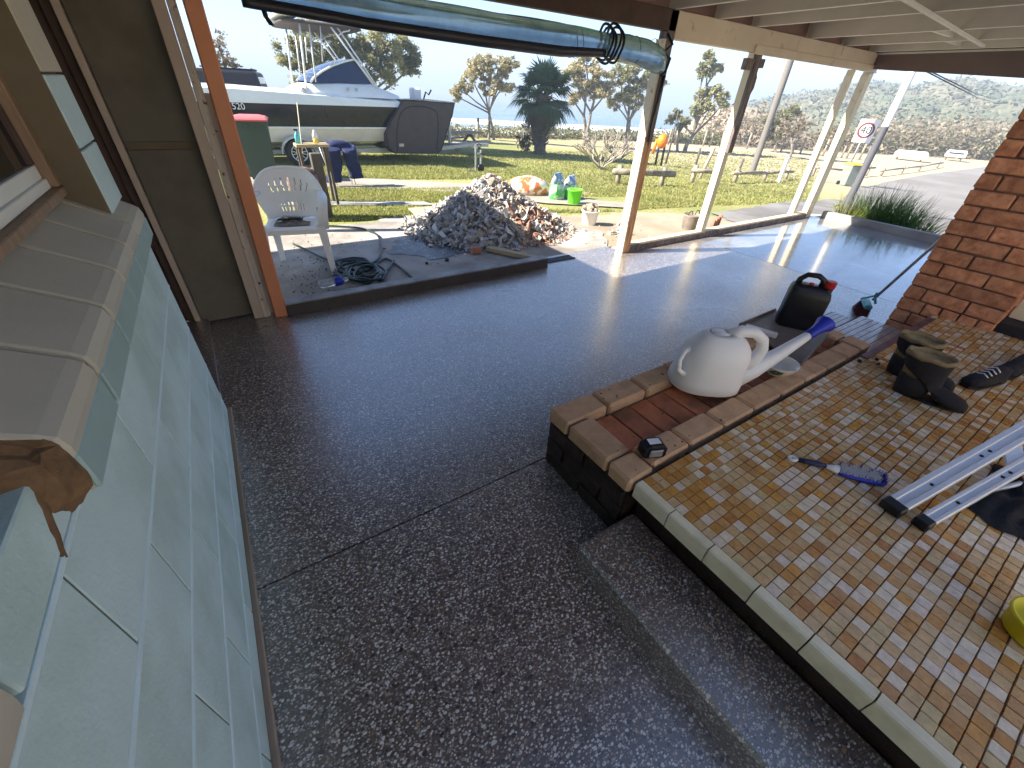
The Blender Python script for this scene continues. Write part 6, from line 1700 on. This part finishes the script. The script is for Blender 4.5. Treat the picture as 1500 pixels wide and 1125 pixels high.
# ================================================================ LOG BARRIERS
def logbar(label, posts, railz, r=.055, ends=(0, 0), cat='barrier'):
    g_ = [GT(*p) for p in posts]; o0 = g_[0]; t = thing('log_barrier', label, cat, (o0.x, o0.y, o0.z), 0, 'low log barriers across the lawn')
    for g0 in g_: local(t, MB().tube([(g0.x - o0.x, g0.y - o0.y, g0.z - o0.z - .05), (g0.x - o0.x + .01, g0.y - o0.y, g0.z - o0.z + railz + .14)], .065, 9, smooth=True), 'post', M['logw'])
    for k in range(len(g_) - 1):
        a, b = g_[k], g_[k + 1]; d = (b - a)
        n_ = Vector((a.x, a.y, 0)).normalized() * -.11
        e0 = a - d * (.12 if k == 0 else .0) + n_ + Vector((0, 0, railz)) - o0; e1 = b + d * (.25 if k == len(g_) - 2 else -.02) + n_ + Vector((0, 0, railz)) - o0
        local(t, MB().tube([tuple(e0), tuple(e0.lerp(e1, .5) + Vector((0, 0, .015))), tuple(e1)], r, 10), 'rail', M['logw'])
    return t
logbar('thick log rail on posts just left of the first verandah post base', [(904, 270), (968, 272), ], .30, .075)
logbar('log rail on two posts between the first and second verandah posts', [(1013, 268), (1044, 270)], .34, .06)
logbar('log rail carried by posts directly right of the second verandah post', [(1075, 268), (1118, 266), (1150, 263)], .30, .055)
logbar('thin distant log rail running from behind the corner post to the bin', [(1190, 258), (1232, 262), (1268, 258)], .42, .05)
logbar('farthest thin log rail beside the road right of the yellow lidded bin', [(1290, 258), (1320, 254), (1345, 251), (1372, 246)], .30, .05)
for i, (px, py, h_, lab) in enumerate([(1018, 245, .75, 'dark upright stake behind the log rail'), (1024, 262, .9, 'leaning timber stake behind the log rail'), (1083, 250, .5, 'short stake near the telegraph pole')]):
    b_ = GT(px, py); t = thing('stake', lab, 'stake', (b_.x, b_.y, b_.z)); local(t, MB().tube([(0, 0, -.05), (.35 if i == 1 else 0.03, 0, h_)], .05, 8), 'shaft', M['stumpw'] if i != 1 else M['logw'])
b_ = GT(1140, 268); t = thing('white_marker_post', 'white painted marker post at the end of the log rails', 'post', (b_.x, b_.y, b_.z)); local(t, MB().box(-.07, .07, -.05, .05, -.05, .85, .01), 'shaft', M['polewhite'])
# fence posts along the far edge
for k, px in enumerate([700, 980, 990, 1032, 1042, 1058, 1075, 1098, 1120, 1150, 1168, 1180, 1206, 1215, 1226, 1234, 1244, 1252, 1262, 1272, 1282]):
    d = interp(px, [700, 860, 1010, 1100, 1290], [27, 34, 39, 42, 45]); row = 205; p = PD(px, row, d); z = T(p.x, p.y)
    t = thing('fence_post', 'grey timber fence post standing along the scrub at the lawn edge', 'post', (p.x, p.y, z), 0, 'timber fence posts along the scrub edge')
    local(t, MB().tube([(0, 0, -.05), (.02, 0, 1.0 + .15 * math.sin(k * 3))], .07, 7), 'shaft', M['logw'])
# orange round thing on dark legs
b_ = GT(958, 242); d_ = math.hypot(b_.x, b_.y)
t = thing('orange_buoy', 'bright orange rounded float hung on dark stakes behind the first post', 'buoy', (b_.x, b_.y, b_.z), rad(-50))
zc = PD(964, 207, d_).z - b_.z
local(t, MB().lathe([(0, -.26), (.13, -.22), (.20, -.06), (.21, .06), (.15, .20), (.05, .27), (0, .28)], 18, Matrix.Translation((.12, 0, zc))), 'float', M['orangeb'])
local(t, MB().loft(ellip_rings([(-.16, 0, zc - .45, .05, .05), (-.13, 0, zc - .2, .07, .06), (-.10, 0, zc + .08, .05, .05)], 12, 2.4)), 'side_float', M['orangeb'])
for x in (.05, .28): local(t, MB().tube([(x, 0, 0), (x - .03, 0, zc)], .045, 8), 'leg', M['black'])
b_ = GT(975, 240); t = thing('dark_stake', 'tall thin dark stake rising beside the orange float', 'stake', (b_.x, b_.y, b_.z)); local(t, MB().tube([(0, 0, 0), (.05, 0, 1.0), (.02, 0, 2.0)], [.05, .035, .02], 7), 'shaft', M['stumpw'])

# ================================================================ SIGN, POLES, ROAD SIDE
d_ = 26.0; b0 = PD(1252, 232, d_); gz = T(b0.x, b0.y); cz = PD(1268, 192, d_)
t = thing('speed_sign', 'white speed limit sign reading 40 in a ring on a thin pole', 'sign', (cz.x, cz.y, gz))
fx_ = math.atan2(-cz.x, cz.y) ; t.rotation_euler = (0, 0, fx_ + rad(8))
s_ = pxs(1268, 192, d_); w_, h_ = 11.5 * s_, 14.5 * s_; zc = cz.z - gz
local(t, MB().box(-w_, w_, -.01, .01, zc - h_, zc + h_, .004), 'plate', M['signwhite'])
def ringm(r0, r1, z, y): 
    mb = MB(); n = 40; vs = []
    for k in range(n):
        a = 2 * math.pi * k / n; vs += [(r0 * math.cos(a), y, z + r0 * math.sin(a)), (r1 * math.cos(a), y, z + r1 * math.sin(a))]
    mb.add(vs, [(2 * k, 2 * k + 1, (2 * k + 3) % (2 * n), (2 * k + 2) % (2 * n)) for k in range(n)]); return mb
local(t, ringm(w_ * .66, w_ * .88, zc + h_ * .06, -.014), 'ring', M['signred'])
text('40', w_ * 1.15, M['ink'], (0, -.016, zc + h_ * .06), (rad(90), 0, 0), t, .001, 'numerals')
local(t, MB().tube([(0, .03, 0), (0, .03, zc + h_ * .8)], .03, 8), 'pole', M['steel'])
def bigpole(label, px, py, tx, ty, r, split, m1, m2, name, cat='pole', dd=None):
    b_ = GT(px, py); d_ = math.hypot(b_.x, b_.y); H = PD(tx, ty, d_).z - b_.z
    t = thing(name, label, cat, (b_.x, b_.y, b_.z)); H2_ = H * 1.7
    zs_ = H * split
    local(t, MB().tube([(0, 0, -.1), (0, 0, zs_)], [r, r * .97], 16, cap=False), 'lower_pole', m1); local(t, MB().tube([(0, 0, zs_), (0, 0, H2_)], [r * .95, r * .88], 16, cap=False), 'upper_pole', m2)
    return t, b_, H2_
bigpole('tall grey telegraph pole on the lawn beyond the second verandah post', 1100, 256, 1163, 80, .13, .5, M['concpole'], M['concpole'], 'telegraph_pole')
t, pb, pH = bigpole('thick round pole, grey below and white above, behind the strappy plants', 1236, 309, 1345, 95, .075, .62, M['polegrey'], M['polewhite'], 'round_pole')
t = thing('overhead_wire', 'thin overhead wires running from the round pole over the road', 'wire', (pb.x, pb.y, 3.6))
for k in range(2):
    q0 = PD(1350, 98 + 3 * k, 12); q1 = PD(1490, 150 + 6 * k - 14, 70); mid = q0.lerp(q1, .5) - Vector((0, 0, .5))
    local(t, MB().tube([tuple(v - Vector((pb.x, pb.y, 3.6))) for v in (q0, q0.lerp(mid, .5) - Vector((0, 0, .08)), mid, mid.lerp(q1, .5), q1)], .012, 5), 'wire', M['black'])
for i, (px, row, w, h, lab) in enumerate([(1335, 226, 1.1, .24, 'long white low sign board beside the far road bend'), (1401, 225, .70, .24, 'white vehicle canopy parked among the far bushes'), (1364, 188, .9, .4, 'small pale roof showing on the hillside')]):
    d_ = (50, 56, 120)[i]; p = PD(px, row, d_); g0 = T(p.x, p.y) if i < 2 else hill_h(p.x, p.y); k_ = (1, 1, 3.2)[i]
    t = thing(('sign_board', 'parked_caravan', 'hillside_hut')[i], lab, ('sign', 'caravan', 'hut')[i], (p.x, p.y, min(g0, p.z)), math.atan2(-p.x, p.y))
    zb = p.z - min(g0, p.z)
    local(t, MB().loft([[(-w * k_ * a, -.4 * k_, z), (w * k_ * a, -.4 * k_, z), (w * k_ * a, .4 * k_, z), (-w * k_ * a, .4 * k_, z)] for z, a in ((zb - h * k_, 1), (zb + h * .4 * k_, .97), (zb + h * k_, .85))], smooth=False), ('board', 'body', 'roof')[i], M['signwhite'])
    for s in (-1, 1): local(t, MB().box(s * w * .7 * k_ - .05, s * w * .7 * k_ + .05, -.05, .05, -.1, zb - h * k_ * .99), 'support', M['logw'])
    if i == 1: local(t, MB().box(-.5, .5, -.42, -.405, zb - .02, zb + .10), 'window', M['tint'])

# ================================================================ STRAPPY PLANTS
rr = random.Random(51)
def strap_clump(px, py, n, H, m, label, spread=.32):
    p = PZ(px, py, -.02); t = thing('strappy_plant', label, 'plant', (p.x, p.y, T(p.x, p.y)), 0, 'strappy plants in the bed beyond the end kerb'); mb = MB()
    for k in range(n):
        a = rr.uniform(0, 6.3); r0 = .16 * rr.random() ** .5; b0 = Vector((r0 * math.cos(a), r0 * math.sin(a), 0)); out = Vector((math.cos(a + rr.gauss(0, .5)), math.sin(a + rr.gauss(0, .5)), 0)); L = H * rr.uniform(.6, 1.12); s = spread * rr.uniform(.2, 1.5)
        w = out.cross(Vector((0, 0, 1))) * rr.uniform(.006, .010); prev = []
        vs = []
        for q in range(6):
            f = q / 5; c_ = b0 + out * s * f ** 1.8 + Vector((0, 0, L * (f - .22 * f ** 3 * (s / spread)))); ww = w * (1 - f * .9)
            vs += [tuple(c_ - ww), tuple(c_ + ww)]
        mb.add(vs, [(2 * q, 2 * q + 1, 2 * q + 3, 2 * q + 2) for q in range(5)])
    mb.build('leaves', m, t); return t
strap_clump(1238, 322, 220, .66, M['strapyel'], 'yellow green strappy plant at the left end of the row')
strap_clump(1266, 322, 320, .82, M['strappy'], 'dark green strappy clump second from the left of the row')
strap_clump(1293, 328, 340, .88, M['strappy'], 'tallest dark green strappy clump in the middle of the row')
strap_clump(1322, 334, 320, .78, M['strappy'], 'green strappy clump right of the tallest one')
strap_clump(1346, 342, 200, .60, M['strappy'], 'smaller strappy clump at the right end beside the brick pier')
drape('plant_bed_soil', [(8.56, .5), (10.4, .6), (10.8, 3.3), (8.58, 3.3)], M['dirtconc'], .045, 2)

# ================================================================ GRASS BLADES (nearest lawn)
gb_ = MB(); rr = random.Random(61)
def blades(n, pxr, pyr, m_i, hmul=1.0, test=None):
    for _ in range(n):
        px, py = rr.uniform(*pxr), rr.uniform(*pyr)
        v = GTf(px, py)
        if v is None: continue
        x, y, z = v
        if test and not test(px, py, x, y): continue
        gb_.cur = m_i if rr.random() < .7 else 1 - m_i
        for k in range(3):
            a = rr.uniform(0, 6.3); h = rr.uniform(.025, .06) * hmul; dx, dy = rr.gauss(0, .02), rr.gauss(0, .02)
            w = .006 + .0006 * math.hypot(x, y)
            gb_.add([(x + dx - w * math.cos(a), y + dy - w * math.sin(a), z), (x + dx + w * math.cos(a), y + dy + w * math.sin(a), z), (x + dx + rr.gauss(0, .02), y + dy + rr.gauss(0, .02), z + h)], [(0, 1, 2)])
def GTf(px, py):
    r = ray(px, py); h = math.hypot(r.x, r.y)
    if r.z >= 0: return None
    s = 8.0
    for _ in range(14):
        p = O3 + r * (s / h); z = T(p.x, p.y); s2 = (CAM_Z - z) / (-r.z / h)
        if abs(s2 - s) < .01: break
        s = s2
    if s > 40: return None
    p = O3 + r * (s / h); return (p.x, p.y, T(p.x, p.y))
blades(9000, (470, 720), (226, 263), 0)
blades(5000, (480, 700), (277, 297), 0)
blades(2500, (480, 640), (303, 325), 0, .8, lambda px, py, x, y: y > 6.05)
blades(30000, (700, 1200), (222, 312), 0, 1.0, lambda px, py, x, y: not (px < 932 and 288 < py < 309) and not (3.4 < x and y < 5.35))
tag(gb_.build('lawn_grass', [M['grassb'], M['grassdry']]), 'short sunlit grass growing over the lawn beyond the path', 'grass', kind='stuff')

# ================================================================ HAZE
hz_ = MB().box(-3600, 5400, -400, 4400, -9.2, 30).build('haze', haze_box()); tag(hz_, 'thin pale sea haze over the beach and hill', 'haze', kind='stuff')
